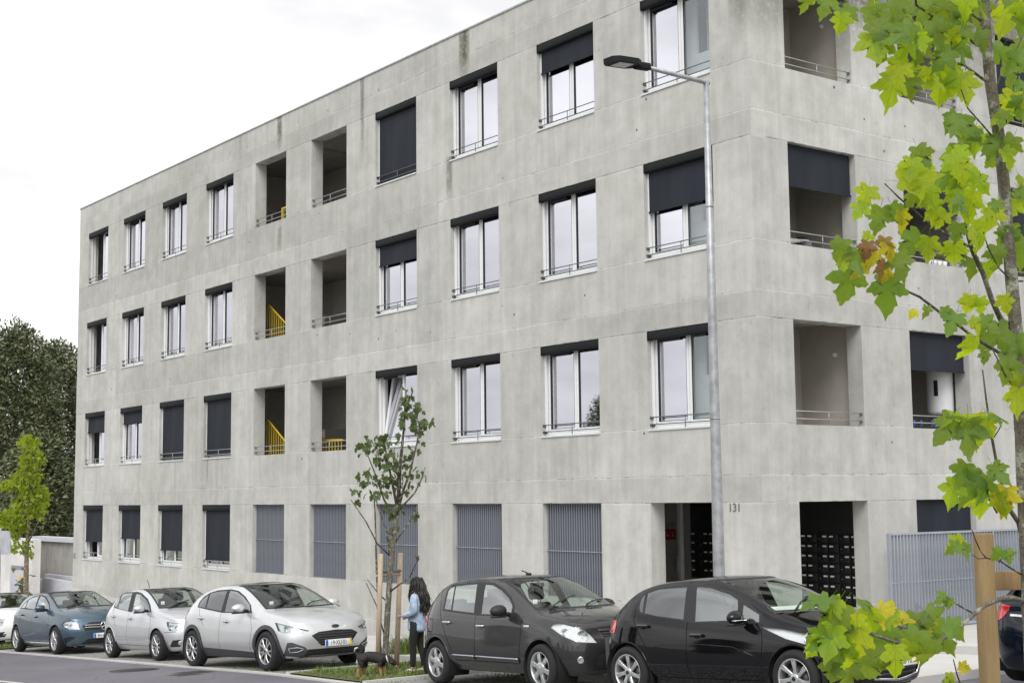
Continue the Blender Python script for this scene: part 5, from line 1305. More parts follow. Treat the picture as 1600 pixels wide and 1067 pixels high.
small_hatch(car_root('', 'car', -25.6, -5.45, RAD(.3), 1.68, 'white hatchback at the frame edge with black grille and a badge'), P_WHITE, 'tall', 'plain', ('73·07·XA', False))
# ---- 6: vehicles in the side street
def side_root(x, y, yaw, label):
    e = empty('parked_car', (x, y, zg(x) - .004), (0, 0, yaw), label, 'car', 'cars standing in the side street'); return e
qw = on_y(1562, 900, 1.6)
small_hatch(side_root(qw.x + .72, 2.6, RAD(2), 'white car at the far side of the wooden post beyond the navy car'), P_WHITE, 'slim', 'plain', None)
def build_suv():
    sp = scaled(SPEC['focus'], .97, 1.0); sp['paint'] = P_NAVY
    qs = on_y(1553, 970, -3.0); o = side_root(qs.x + .62, -2.2, RAD(92), 'dark navy car with a large red tail light beside the wooden post'); s = Car(sp, o)
    for x in (0, 2.70): s.arch(x, .365, None)
    for sg in (-1, 1):                            # wrap-round tail lights with a dark lower corner
        N = Vector((-.8, sg * .6, 0)); U = Vector((.6, sg * .8, 0))
        pl = [(sg_ if False else u, z) for sg_, u, z in ((0, .0, .93), (0, .16, .95), (0, .62, .93), (0, .62, .74), (0, .30, .70), (0, .10, .79))]
        fs = s.region(pl, U, N, .05, lambda q: q.x < 0); t_ = s.take(fs, 'tail_light', M_TAIL, None, .006)
    k = s.nose([(-.5, .84), (.5, .84), (.5, .815), (-.5, .815)], 'tailgate_trim', M_CHROME, .008, None, -1)
    common(s, [(.12, 1.046), (.10, 1.126), (.17, 1.197), (.32, 1.246), (.40, 1.032)], [(.45, 1.028), (.38, 1.273), (.60, 1.304), (.99, 1.313), (1.04, 0.975)], [(1.18, 0.961), (1.10, 1.313), (1.35, 1.290), (1.66, 1.202), (1.95, 1.077), (2.06, 0.957)],
           [[(.07, 1.037), (.05, 1.135), (.14, 1.219), (.34, 1.286), (.62, 1.328), (1.12, 1.337), (1.40, 1.308), (1.70, 1.210), (2.0, 1.068), (2.14, 0.939), (1.1, 0.948)]], [(-.665, 1.015), (.665, 1.015), (.545, 1.380), (-.545, 1.380)], [(-.58, 1.041), (.58, 1.041), (.52, 1.317), (-.52, 1.317)], M_GLASS_T)
    for x in (0, 2.70):
        for sg in (-1, 1): s.wheel(x, sg, .322, .222, 'twin', .22)
    s.mirror(1.93, .97, P_NAVY); s.handle(.36, .86, P_NAVY); s.handle(1.33, .81, P_NAVY); s.plate(0, .66, '31·VN·56', front=False); s.cabin(2.05, .95)
    MB().bevbox(-.30, -.20, -.50, -.15, .38, .42, .01).build('reflector', M_TAIL, o).location = (-.5, -.2, .1)
    s.finish([('rear_door', [(.30, .33), (1.09, .33), (1.075, 0.965), (1.03, 1.385), (.45, 1.365), (.17, 1.05), (.17, .66)]), ('front_door', [(1.09, .33), (2.14, .30), (2.25, .77), (2.12, .955), (1.35, 1.37), (1.03, 1.385), (1.075, .965)])])
build_suv()

# ------------------------------------------------------------------ vegetation
def leaf_mesh(name, mat, seed, fold=.25, droop=.25, petiole=.36, notch=1.0):
    rnd = random.Random(seed)
    R_ = [(.10, -.07), (.26, -.12), (.41, -.03), (.36, .06), (.31, .12), (.45, .17), (.50, .27), (.61, .38), (.54, .46), (.43, .46), (.36, .53), (.22, .46), (.27, .60), (.34, .70), (.23, .77), (.18, .87), (.09, .93), (.055, 1.02), (0, 1.10)]
    out = [(0, 0)] + R_ + [(-x, y) for x, y in R_[-2::-1]]
    out = [(x * (1 + rnd.uniform(-.06, .06)), y * (1 + rnd.uniform(-.05, .05))) for x, y in out]
    def zz(x, y): return fold * abs(x) ** 1.3 * (1 if seed % 2 else -.6) - 1.3 * droop * (max(0, y - .1)) ** 2 - .9 * droop * abs(x) ** 2 + .07 * sin(8 * x + seed) * (y + .2) + .05 * sin(9 * y + seed)
    v = [(0, .36, zz(0, .36))]; f = []
    n = len(out)
    mid = [(x * .55, .36 + (y - .36) * .55) for x, y in out]
    v += [(x, y, zz(x, y)) for x, y in mid] + [(x, y, zz(x, y)) for x, y in out]
    for i in range(n):
        j = (i + 1) % n; f.append((0, 1 + i, 1 + j)); f.append((1 + i, 1 + n + i, 1 + n + j, 1 + j))
    b = len(v); pt = [(0, 0, 0), (.02, -.16, .06), (.05, -petiole, .18)]
    for x, y, z in pt: v += [(x - .008, y, z), (x + .008, y, z), (x, y, z + .012)]
    for i in range(2):
        for k in range(3): f.append((b + 3 * i + k, b + 3 * i + (k + 1) % 3, b + 3 * i + 3 + (k + 1) % 3, b + 3 * i + 3 + k))
    me = bpy.data.meshes.new(name); me.from_pydata(v, [], f); me.polygons.foreach_set('use_smooth', [True] * len(f)); me.materials.append(mat); return me
def frame_from(tip, nrm):
    y = tip.normalized(); z = (nrm - y * nrm.dot(y)).normalized(); x = y.cross(z)
    return Matrix((x, y, z)).transposed()
RGT, FWD, UPV = CR.col[0].copy(), CR.col[1].copy(), CR.col[2].copy()

# ---- the near tree at the frame's edge, leaf by leaf
D0 = 4.7
base = at(1612, 1000, D0); base.z = zg(base.x)
tree1 = empty('maple_tree', base, None, 'near young maple with large lime and green leaves reaching in from the frame edge', 'tree')
inv = Matrix.Translation(-base)
def P1(px, py, d=D0): return at(px, py, d) - base
trunk = [(1536, -60, 8.0), (1537, 0, 8.0), (1541, 45, 8.4), (1546, 90, 8.6), (1549, 126, 8.8), (1556, 180, 9.0), (1562, 225, 9.2), (1567, 287, 9.4), (1572, 344, 9.6), (1578, 400, 9.8), (1583, 458, 10), (1588, 521, 10.4), (1592, 566, 10.6), (1596, 645, 11), (1600, 732, 11.5), (1606, 900, 12.5)]
px2m = D0 / FOC
pts = [P1(a, b) for a, b, c in trunk] + [Vector((0, 0, .4)), Vector((0, 0, 0))]; rr_ = [c * px2m for a, b, c in trunk] + [.034, .045]
pts = [p + Vector((.004 * sin(9 * p.z), .004 * cos(7 * p.z), 0)) for p in pts]
MB().tube(pts, rr_, 12).build('trunk', M_BARK, tree1)
BR = [  # px path, radius px at start and end, depth at the tip
 ([(1596, 830), (1592, 815), (1581, 798), (1570, 776), (1563, 747), (1557, 721), (1550, 686), (1546, 657), (1542, 620), (1535, 578)], 4.2, 1.2, -.25),
 ([(1581, 512), (1575, 505), (1564, 500), (1550, 469), (1535, 427), (1519, 393), (1513, 372), (1510, 346), (1508, 310), (1503, 265), (1500, 242)], 5.2, 1.8, -.3),
 ([(1513, 385), (1487, 371), (1458, 355), (1433, 335), (1406, 310), (1384, 286)], 2.4, 1.0, -.45), ([(1526, 408), (1508, 400), (1483, 386), (1463, 377)], 1.8, .9, -.2),
 ([(1589, 560), (1577, 553), (1566, 552), (1548, 543), (1517, 522), (1499, 510), (1476, 494), (1454, 478), (1436, 465), (1420, 455), (1402, 442), (1388, 427), (1375, 404), (1363, 382)], 3.2, 1.1, -.6),
 ([(1540, 76), (1524, 68), (1503, 54), (1465, 29), (1433, 8), (1428, -20)], 2.8, 1.6, -.3), ([(1549, 132), (1535, 123), (1505, 103), (1490, 97), (1460, 89), (1447, 83), (1426, 68), (1414, 61)], 2.6, 1.0, -.4),
 ([(1539, 40), (1530, 29), (1499, 9), (1485, -2), (1470, -20)], 2.2, 1.2, -.2), ([(1541, 30), (1544, 22), (1557, 0), (1566, -16)], 2.0, 1.2, .2), ([(1551, 150), (1568, 108), (1583, 85), (1600, 50)], 2.0, 1.0, .25),
 ([(1560, 222), (1549, 213), (1530, 191), (1513, 169), (1500, 140)], 1.8, .9, -.25), ([(1588, 530), (1576, 510), (1548, 470)], 1.6, .9, -.1), ([(1590, 560), (1580, 600), (1572, 590), (1556, 558), (1548, 540)], 1.6, .8, -.2),
 ([(1600, 440), (1582, 440), (1562, 420), (1545, 390), (1537, 365), (1550, 322)], 1.6, .8, -.2), ([(1508, 335), (1518, 325), (1522, 312)], 1.0, .6, -.3), ([(1508, 338), (1498, 328), (1490, 318)], 1.0, .6, -.3),
 ([(1604, 975), (1600, 937), (1577, 934), (1559, 937), (1540, 946), (1523, 958), (1504, 976), (1491, 987), (1469, 1000), (1440, 1006), (1400, 1002), (1364, 990), (1332, 969), (1310, 950)], 4.6, 1.5, -.7),
 ([(1523, 958), (1502, 949), (1487, 939)], 1.6, .9, -.2), ([(1606, 905), (1600, 899), (1577, 886), (1563, 877), (1541, 871), (1532, 861), (1525, 842), (1520, 826)], 1.8, .8, -.3), ([(1541, 871), (1529, 872), (1519, 865)], 1.0, .7, -.3), ([(1563, 877), (1565, 868)], 1.0, .7, -.3),
 ([(1557, 800), (1545, 780), (1537, 760)], 1.4, .8, -.1), ([(1550, 686), (1543, 683), (1533, 678)], 1.2, .7, -.2), ([(1553, 686), (1562, 670), (1566, 656)], 1.1, .7, -.1), ([(1592, 450), (1575, 400), (1560, 350)], 1.3, .7, .1), ([(1503, 1075), (1496, 1052), (1490, 1030)], 1.4, .8, -.3), ([(1600, 330), (1578, 300), (1572, 262), (1580, 230)], 1.3, .8, .1), ([(1470, 1003), (1462, 985), (1448, 960)], 1.6, .8, -.2), ([(1400, 1002), (1380, 985), (1365, 955)], 1.5, .8, -.2), ([(1364, 990), (1372, 1012)], 1.3, .8, -.2)]
brs = []
for path, r0, r1, dd in BR:
    n = len(path); q = [P1(a, b, D0 + .04 + dd * i / (n - 1)) for i, (a, b) in enumerate(path)]; brs.append((path, dd))
    q = [p + Vector((random.uniform(-.003, .003), random.uniform(-.003, .003), random.uniform(-.003, .003))) for p in q]
    MB().tube(q, [(r0 + (r1 - r0) * i / (n - 1)) * px2m for i in range(n)], 7).build('branch', M_BARK if r0 > 4 else M_TWIG, tree1)
LV = {k: [leaf_mesh('leaf', m_, i * 7 + ord(k[0]), .18 + .2 * (i % 3), .12 + .18 * (i % 4)) for i in range(6)] for k, m_ in (('g', M_LEAF_G), ('y', M_LEAF_Y), ('Y', M_LEAF_YY), ('b', M_LEAF_B))}
def depth_near(px, py):
    best, dd = 1e9, 0
    for path, d in brs:
        n = len(path)
        for i, (a, b) in enumerate(path):
            e = (a - px) ** 2 + (b - py) ** 2
            if e < best: best, dd = e, d * i / (n - 1)
    return D0 + dd
rl = random.Random(41)
NLEAF = [0]
def put_leaf(px, py, size, kind, ang=90, face=.8, lift=.2, dz=0.):
    """px,py: blade base in the photo; ang: direction of the tip (0 = towards +x, 90 = down)"""
    d = depth_near(px, py) + dz - (.12 if py > 900 else .03)
    tip = RGT * cos(RAD(ang)) - UPV * sin(RAD(ang)) + FWD * rl.uniform(-.35, .35)
    nrm = (-FWD * face + UPV * lift + RGT * rl.uniform(-.4, .4)) * (1 if rl.random() < .8 else -1)
    M = frame_from(tip, nrm); o = bpy.data.objects.new('leaf', LV[kind][rl.randrange(6)]); link(o, tree1)
    k = size * d / FOC / 1.18
    o.matrix_local = Matrix.Translation(at(px, py, d) - base) @ (M.to_4x4()) @ Matrix.Diagonal((k, k * rl.uniform(.92, 1.1), k, 1)); NLEAF[0] += 1
def cluster(cx, cy, rx, ry, n, size, kinds, spread=45, lift=(.0, .9), ang=90):
    for i in range(int(n * .72 + .5)):
        a, r = rl.uniform(0, 2 * pi), sqrt(rl.random()); x, y = cx + rx * r * cos(a), cy + ry * r * sin(a)
        put_leaf(x, y - size * .25, size * rl.uniform(.62, 1.0), rl.choice(kinds), ang + rl.uniform(-spread, spread) + (x - cx) / max(rx, 1) * -25, rl.uniform(.45, 1), rl.uniform(*lift), rl.uniform(-.16, .16))
# individually placed large leaves
for a in [(1388, 432, 66, 'g', 96), (1331, 418, 68, 'g', 100, .3, .2), (1362, 52, 66, 'y', 82), (1378, 50, 40, 'y', 70), (1315, 22, 40, 'y', 95), (1268, -10, 42, 'g', 105, .4), (1298, -8, 44, 'g', 112), (1368, 14, 62, 'g', 75), (1372, 30, 58, 'g', 85),
          (1397, 118, 60, 'y', 100), (1420, 118, 46, 'g', 80), (1470, 116, 62, 'y', 88), (1503, 118, 56, 'y', 85), (1386, 60, 46, 'g', 110, .4), (1382, 235, 5, 'g', 90), (1425, 248, 46, 'y', 98), (1440, 245, 50, 'y', 92), (1432, 230, 48, 'g', 70), (1404, 283, 60, 'y', 5, .6), (1358, 292, 46, 'y', 112), (1350, 318, 36, 'y', 125), (1376, 325, 50, 'g', 100), (1392, 320, 38, 'g', 60), (1408, 330, 34, 'Y', 80), (1424, 300, 46, 'g', 40, .6), (1350, 366, 22, 'y', 15),
          (1316, 375, 46, 'g', 105), (1338, 390, 48, 'g', 95), (1402, 396, 48, 'g', 78), (1384, 378, 34, 'Y', 60), (1356, 378, 34, 'b', 100, .3), (1382, 372, 36, 'b', 92, .3), (1352, 408, 38, 'Y', 120), (1376, 408, 36, 'b', 70, .4), (1386, 420, 28, 'Y', 110), (1366, 392, 32, 'Y', 95), (1318, 405, 26, 'y', 90),
          (1438, 366, 56, 'g', 128), (1452, 372, 44, 'y', 95), (1490, 380, 48, 'y', 85), (1506, 390, 26, 'g', 100, .4), (1518, 404, 34, 'g', 95), (1540, 410, 34, 'y', 75), (1476, 480, 24, 'g', 80), (1448, 478, 22, 'g', 95), (1430, 484, 20, 'Y', 130), (1495, 490, 44, 'g', 120), (1516, 462, 36, 'y', 95), (1532, 466, 32, 'y', 80), (1568, 462, 34, 'y', 75), (1530, 500, 42, 'g', 30), (1516, 500, 32, 'y', 40),
          (1524, 526, 48, 'y', 96), (1540, 548, 26, 'g', 85), (1575, 515, 60, 'g', 150), (1585, 530, 56, 'g', 70), (1572, 556, 50, 'g', 92), (1590, 606, 54, 'y', 95), (1598, 580, 50, 'y', 90), (1512, 655, 66, 'g', 92), (1486, 650, 62, 'g', 112, .4), (1530, 652, 48, 'y', 100), (1540, 650, 40, 'y', 70), (1520, 650, 56, 'y', 85, 1, .1, .12), (1545, 645, 44, 'g', 10, .4, 1.0), (1500, 650, 36, 'y', 170, .4, 1.0),
          (1510, 724, 46, 'g', 110, .5), (1516, 735, 58, 'g', 95), (1540, 742, 54, 'g', 100), (1534, 760, 46, 'y', 90), (1530, 765, 62, 'y', 80, 1, .1, .1), (1572, 762, 54, 'Y', 100), (1562, 770, 44, 'y', 80), (1494, 752, 48, 'y', 110, .5), (1550, 725, 40, 'g', 60), (1504, 842, 36, 'y', 140), (1512, 850, 28, 'g', 110), (1500, 850, 28, 'g', 150), (1564, 858, 28, 'g', 120), (1572, 860, 28, 'g', 70), (1480, 930, 28, 'g', 150), (1484, 934, 22, 'g', 100),
          (1498, 1040, 24, 'Y', 15), (1490, 1056, 24, 'y', 150), (1484, 1060, 22, 'g', 110),
          (1294, 935, 56, 'g', 165, .3, 1.0), (1312, 935, 50, 'y', 150, .4, .9), (1340, 935, 46, 'g', 20, .3, 1.0), (1318, 944, 64, 'g', 128), (1356, 952, 52, 'y', 80), (1340, 960, 46, 'y', 110), (1375, 952, 54, 'Y', 30), (1290, 985, 52, 'g', 140), (1302, 978, 60, 'y', 105), (1316, 968, 50, 'g', 92), (1310, 990, 72, 'g', 95), (1340, 980, 66, 'y', 98), (1354, 1010, 86, 'g', 92), (1376, 975, 70, 'g', 72), (1398, 1010, 50, 'y', 90), (1414, 962, 60, 'g', 10, .4, .9), (1400, 955, 48, 'y', 160, .4, .9), (1432, 958, 52, 'g', 95), (1446, 955, 54, 'g', 45, .5), (1450, 985, 54, 'g', 88), (1468, 985, 50, 'g', 60), (1462, 1002, 56, 'g', 100), (1436, 985, 60, 'g', 110), (1442, 965, 44, 'Y', 80), (1424, 1005, 46, 'y', 100), (1382, 1030, 26, 'y', 95), (1300, 1035, 46, 'g', 95), (1330, 1040, 48, 'g', 100), (1276, 1000, 40, 'y', 110), (1318, 1010, 60, 'y', 88), (1478, 975, 46, 'g', 30)]:
    put_leaf(*a)
# the dense parts of the crown
cluster(1470, 5, 70, 22, 16, 58, 'ggyy'); cluster(1450, 55, 50, 30, 16, 56, 'gyyy'); cluster(1495, 60, 30, 40, 10, 54, 'ggy'); cluster(1440, 115, 40, 25, 12, 52, 'yyyg'); cluster(1500, 105, 30, 35, 8, 52, 'yyg'); cluster(1580, 25, 25, 40, 10, 58, 'ggy'); cluster(1580, 95, 25, 40, 9, 60, 'ggg'); cluster(1582, 170, 22, 38, 8, 54, 'ggy')
cluster(1478, 245, 40, 25, 13, 50, 'yyyg'); cluster(1505, 300, 36, 30, 13, 48, 'yyyy'); cluster(1450, 300, 25, 20, 5, 44, 'yyg'); cluster(1520, 210, 25, 25, 7, 50, 'yyg'); cluster(1485, 330, 36, 18, 9, 44, 'yyg'); cluster(1575, 235, 28, 22, 7, 54, 'ggy'); cluster(1588, 300, 14, 40, 5, 50, 'yyg'); cluster(1576, 390, 26, 30, 7, 56, 'ggy'); cluster(1520, 360, 22, 20, 5, 40, 'yg'); cluster(1545, 325, 20, 20, 4, 44, 'yg'); cluster(1490, 190, 20, 15, 3, 46, 'yg'); cluster(1398, 20, 22, 22, 6, 54, 'ggy'); cluster(1340, 12, 22, 14, 4, 48, 'ggy')

# ---- stake frame beside it
sp_ = at(1536, 833, 5.25); gz_ = zg(sp_.x)
stk = empty('tree_stake_frame', (sp_.x, sp_.y, gz_), None, 'thick round wooden stake with a nailed plank rail at the near tree', 'tree stake')
hh = sp_.z - gz_; r_ = 15.8 * 5.25 / FOC
MB().lathe([(r_, -.1), (r_ * 1.01, hh * .4), (r_ * .99, hh - .006), (r_ * .9, hh), (0, hh + .001)], 22).build('stake', M_STAKE, stk)
pa = at(1553, 907, 5.25) - stk.location; pd = Vector((RGT.x, RGT.y, 0)).normalized(); pn = Vector((-pd.y, pd.x, 0)); hw = 28.5 * 5.25 / FOC / 2
k = MB(); M = Matrix((pd, pn, Vector((0, 0, 1)))).transposed().to_4x4(); M.translation = Vector((pa.x, pa.y, pa.z)) - pn * .0
k.bevbox(-.012, .52, -.018, .018, -hw, hw, .003, M); k.build('plank', M_PLANK, stk)
q = pd * .52 + Vector((pa.x, pa.y, 0)); MB().lathe([(r_, -.1), (r_, hh - .006), (r_ * .9, hh), (0, hh)], 22, Matrix.Translation((q.x, q.y, 0))).build('stake', M_STAKE, stk)

# ---- young tree on the grass island
g0 = on_ground(600, 1050); dT = (g0 - CAM_POS).dot(FWD); base2 = Vector((g0.x, g0.y, zg(g0.x)))
tree2 = empty('young_tree', base2, None, 'slender young maple with dark leaves tied between two stakes', 'tree'); s2 = dT / FOC
def P2(px, py, d=0): return at(px, py, dT + d) - base2
MB().tube([P2(600, 1052), P2(602, 1020), P2(606, 950), P2(609, 905), P2(613, 860), P2(618, 815), P2(622, 788)], [5.6 * s2, 5 * s2, 4.8 * s2, 4.5 * s2, 4.3 * s2, 4.1 * s2, 3.8 * s2], 10).build('trunk', M_BARK, tree2)
B2 = [([(622, 788), (625, 730), (631, 670), (634, 610)], 3.4, 1.2, 0), ([(621, 795), (612, 750), (604, 710), (600, 690)], 2.4, .8, .2), ([(621, 790), (640, 740), (652, 690), (655, 660)], 2.2, .8, -.2), ([(618, 815), (600, 780), (586, 740), (575, 712)], 2.0, .8, .3), ([(620, 800), (648, 770), (660, 745), (664, 730)], 1.6, .7, .25), ([(612, 870), (590, 850), (572, 815), (548, 780)], 1.6, .7, -.3), ([(611, 880), (604, 830), (590, 790), (585, 770)], 1.4, .7, .2),
      ([(596, 1050), (592, 960), (588, 880), (586, 800), (584, 770)], 2.2, .9, .3), ([(607, 926), (625, 912), (640, 902)], 1.6, .7, -.3), ([(605, 940), (590, 925), (574, 905)], 1.2, .6, .2), ([(600, 990), (588, 945), (572, 910)], 1.2, .6, -.2), ([(615, 850), (640, 815), (652, 790)], 1.4, .6, .2), ([(640, 902), (650, 880), (655, 868)], .9, .5, -.3), ([(618, 812), (630, 770), (628, 740)], 1.8, .7, -.25)]
for path, r0, r1, dd in B2:
    n = len(path); MB().tube([P2(a, b, dd * i / (n - 1)) for i, (a, b) in enumerate(path)], [(r0 + (r1 - r0) * i / (n - 1)) * s2 for i in range(n)], 6).build('branch', M_TWIG, tree2)
lm = leaf_mesh('tmp_leaf', M_LEAF_D, 3, .25, .3, .3)
LVv = [v.co.copy() for v in lm.vertices]; LVf = [tuple(p.vertices) for p in lm.polygons]
SIMV = [Vector(p) for p in ((0, 0, 0), (.28, -.1, .05), (.34, .12, .06), (.6, .4, .05), (.28, .5, .04), (.16, .85, -.04), (0, 1.05, -.12), (-.16, .85, -.04), (-.28, .5, .04), (-.6, .4, .05), (-.34, .12, .06), (-.28, -.1, .05), (0, .35, 0))]
SIMF = [(i, (i + 1) % 12, 12) for i in range(12)]
def crown(name, spots, mat, parent, basev, dep, scale, seed, size, simple=True):
    rn = random.Random(seed); mb = MB(); V0, F0 = (SIMV, SIMF) if simple else (LVv, LVf)
    for cx, cy, rx, ry, n in spots:
        for i in range(n):
            a, r = rn.uniform(0, 2 * pi), sqrt(rn.random()); dz = rn.gauss(0, 1) * max(rx, ry) * .45 * scale
            p = at(cx + rx * r * cos(a), cy + ry * r * sin(a), dep + dz) - basev
            tip = Vector((rn.uniform(-.6, .6), rn.uniform(-.6, .6), rn.uniform(-1, -.2))); nr = Vector((rn.gauss(0, .5), rn.gauss(0, .5), 1))
            M = frame_from(tip, nr); k = size * rn.uniform(.65, 1.2)
            mb.add([p + M @ (q * k) for q in V0], F0, True)
    return mb.build(name, mat, parent, False)
crown('crown', [(634, 612, 10, 14, 9), (640, 632, 18, 16, 19), (636, 655, 18, 16, 16), (662, 655, 18, 14, 17), (650, 668, 18, 14, 13), (612, 690, 22, 14, 11), (585, 690, 22, 12, 16), (572, 702, 16, 12, 9), (598, 712, 28, 14, 26), (622, 722, 26, 16, 20), (600, 738, 34, 14, 22), (575, 745, 22, 10, 9), (640, 735, 22, 10, 9), (655, 742, 14, 8, 4), (612, 760, 40, 12, 19), (560, 764, 14, 8, 4), (585, 770, 26, 8, 8), (645, 760, 16, 8, 3), (622, 795, 24, 12, 8), (600, 802, 22, 8, 4), (640, 805, 16, 8, 3), (616, 832, 12, 14, 4), (652, 700, 14, 20, 8), (556, 782, 6, 4, 2), (655, 868, 5, 5, 2)], M_LEAF_D, tree2, base2, dT, s2, 5, .105, False)
# stakes of the young tree
def stake_pair(pL, pR, topL, topR, label):
    a, b = on_ground(*pL), on_ground(*pR); e = empty('tree_stake_frame', (a.x, a.y, zg(a.x)), None, label, 'tree stake')
    for (p, top, pxx) in ((a, topL, pL[0]), (b, topR, pR[0])):
        dd_ = (p - CAM_POS).dot(FWD); t_ = at(top[0], top[1], dd_); r = 4.1 * dd_ / FOC
        MB().tube([p - e.location - Vector((0, 0, .08)), (p + t_) / 2 - e.location, t_ - e.location], [r * 1.05, r, r * .95], 12).build('stake', M_STAKE2, e)
    return e, a, b
e, a, b = stake_pair((590, 1051), (619, 1046), (595, 865), (626, 864), 'two pale round stakes with a crossbar holding the young tree')
qa, qb = at(588, 895, (a - CAM_POS).dot(FWD)) - e.location, at(627, 893, (b - CAM_POS).dot(FWD)) - e.location
MB().tube([qa + Vector((0, 0, .02)), qb + Vector((0, 0, .02))], .028, 6).build('crossbar', plain('grey_tie_band', (.16, .17, .15), .8), e); MB().tube([qa - Vector((0, 0, .04)), qb - Vector((0, 0, .04))], .018, 6).build('crossbar', M_STAKE2, e)

# ---- bright young tree by the low wall
g3 = on_ground(40, 1001); d3 = (g3 - CAM_POS).dot(FWD); b3 = Vector((g3.x, g3.y, zg(g3.x)))
tree3 = empty('young_tree', b3, None, 'bright green young tree in front of the dark evergreens', 'tree'); s3 = d3 / FOC
P3 = lambda x, y: at(x, y, d3) - b3
MB().tube([P3(40, 1002), P3(40, 950), P3(41, 890), P3(43, 830), P3(44, 760), P3(45, 700)], [4.5 * s3, 4.3 * s3, 4 * s3, 2.2 * s3, 1.6 * s3, .8 * s3], 9).build('trunk', mk_bark('brown_bark', (.13, .085, .055), (.24, .17, .12)), tree3)
for path in ([(42, 870), (25, 840), (14, 812)], [(43, 850), (60, 815), (68, 790)], [(43, 820), (28, 780), (18, 760)], [(44, 780), (60, 750), (62, 720)]): MB().tube([P3(*q) for q in path], [1.4 * s3, 1 * s3, .5 * s3], 5).build('branch', M_TWIG, tree3)
crown('crown', [(47, 690, 18, 13, 114), (48, 715, 22, 16, 171), (46, 740, 20, 15, 152), (50, 765, 26, 14, 171), (26, 752, 18, 14, 95), (14, 758, 12, 10, 53), (45, 785, 30, 14, 171), (60, 775, 18, 12, 76), (30, 800, 24, 12, 133), (62, 800, 12, 9, 45), (22, 815, 20, 10, 76), (8, 825, 14, 12, 64), (18, 838, 14, 10, 49), (38, 825, 8, 8, 30), (42, 850, 8, 10, 26), (30, 855, 12, 10, 34), (48, 866, 6, 6, 11), (2, 806, 8, 9, 26)], M_LEAF_L, tree3, b3, d3, s3, 9, .115)

# ---- dark evergreens behind
def big_tree(px, topy, dep, wpx, label, seed, group, lumps=70, per=150, lsize=.22):
    rn = random.Random(seed); top = at(px, topy, dep); b = Vector((top.x, top.y, zg(top.x) - .2)); e = empty('evergreen_tree', b, None, label, 'tree', group); sc = dep / FOC
    Ht = top.z - b.z; Rw = wpx * sc
    MB().tube([(0, 0, -.5), (.05, 0, Ht * .3), (-.05, .05, Ht * .6), (0, 0, Ht * .9)], [.32, .26, .18, .05], 10).build('trunk', M_TWIG, e)
    for i in range(7):
        a = i * 2.4; z = Ht * (.3 + .08 * i); MB().tube([(0, 0, z), (Rw * .4 * cos(a), Rw * .4 * sin(a), z + .6), (Rw * .75 * cos(a), Rw * .75 * sin(a), z + 1.0)], [.12, .08, .03], 6).build('limb', M_TWIG, e)
    mb = MB()
    for i in range(lumps):
        t = (i + .5) / lumps; z = Ht * (.12 + .88 * t); prof = Rw * (.75 + .25 * min(1, t / .3)) * sqrt(max(.03, 1 - max(0, (t - .5) / .5) ** 2.2))
        a = i * 2.39996 + rn.uniform(-.4, .4); rad = prof * rn.uniform(.55, .95); c = Vector((rad * cos(a), rad * sin(a), z)); lr = Rw * rn.uniform(.20, .36)
        for j in range(per):
            d = Vector((rn.gauss(0, 1), rn.gauss(0, 1), rn.gauss(0, .9))).normalized(); p = c + d * lr * (rn.uniform(.55, 1.12)); 
            tip = (d + Vector((rn.gauss(0, .5), rn.gauss(0, .5), rn.uniform(-.2, .6)))).normalized(); nr = Vector((rn.gauss(0, .35), rn.gauss(0, .35), .9)) + d * 1.3
            M = frame_from(tip, nr); k = lsize * rn.uniform(.6, 1.25)
            mb.add([p + M @ (Vector(q) * k) for q in ((0, 0, 0), (.24, .4, .04), (0, 1, -.08), (-.24, .4, .04))], [(0, 1, 2, 3)])
    mb.build('crown', M_EVERGREEN, e, False); return e
GT = 'dark evergreens behind the low wall'
bt = big_tree(26, 521, 62, 74, 'tall dark evergreen with a rounded top behind the bright young tree', 3, GT, 190, 190, .20)
big_tree(90, 546, 66, 60, 'dark evergreen rising beside the building end wall', 8, GT, 170, 180, .20)
big_tree(-38, 535, 66, 60, 'dark evergreen cut by the frame edge behind the bright tree', 12, GT, 110, 180, .22)
big_tree(60, 690, 58, 60, 'low dark evergreen just above the concrete wall', 15, GT, 110, 180, .20)
far = empty('treeline'); far['kind'] = 'stuff'; far['label'] = 'dark evergreens across the street seen only in the window panes'
for i, (x, y, sc) in enumerate(((-34, -40, .85), (-24, -44, .75), (-12, -42, .8), (2, -46, .72), (18, -40, .7), (-48, -38, .9), (38, -34, .8), (52, -10, .8), (60, 14, .9))):
    for c in bt.children:
        if c.name.startswith('crown'):
            q = c.copy(); COL.objects.link(q); q.parent = far; q.location = (x, y, zg(x) - .3); q.rotation_euler = (0, 0, i * 1.3); q.scale = (sc,) * 3; q['kind'] = 'stuff'

# ---- grass island
def blades(name, area, n, h, seed, label):
    rn = random.Random(seed); mb = MB(); i = 0
    while i < n:
        x, y = area(rn); z = zg(x) + .0; hh_ = h(x, y, rn)
        a = rn.uniform(0, 2 * pi); lx, ly = cos(a) * hh_ * .35, sin(a) * hh_ * .35; wx, wy = -sin(a) * .006, cos(a) * .006
        mb.add([(x - wx, y - wy, z), (x + wx, y + wy, z), (x + wx * .7 + lx * .35, y + wy * .7 + ly * .35, z + hh_ * .65), (x - wx * .7 + lx * .35, y - wy * .7 + ly * .35, z + hh_ * .65), (x + lx, y + ly, z + hh_)], [(0, 1, 2, 3), (3, 2, 4)]); i += 1
    o = mb.build(name, M_GRASS, None, False); tag(o, label, None, None, 'stuff'); return o
IS0, IS1 = -4.75, -2.35
sheet('island_soil', IS0, IS1, lambda x: KY(x) + .16, -3.77, .03, M_SOIL, .4)
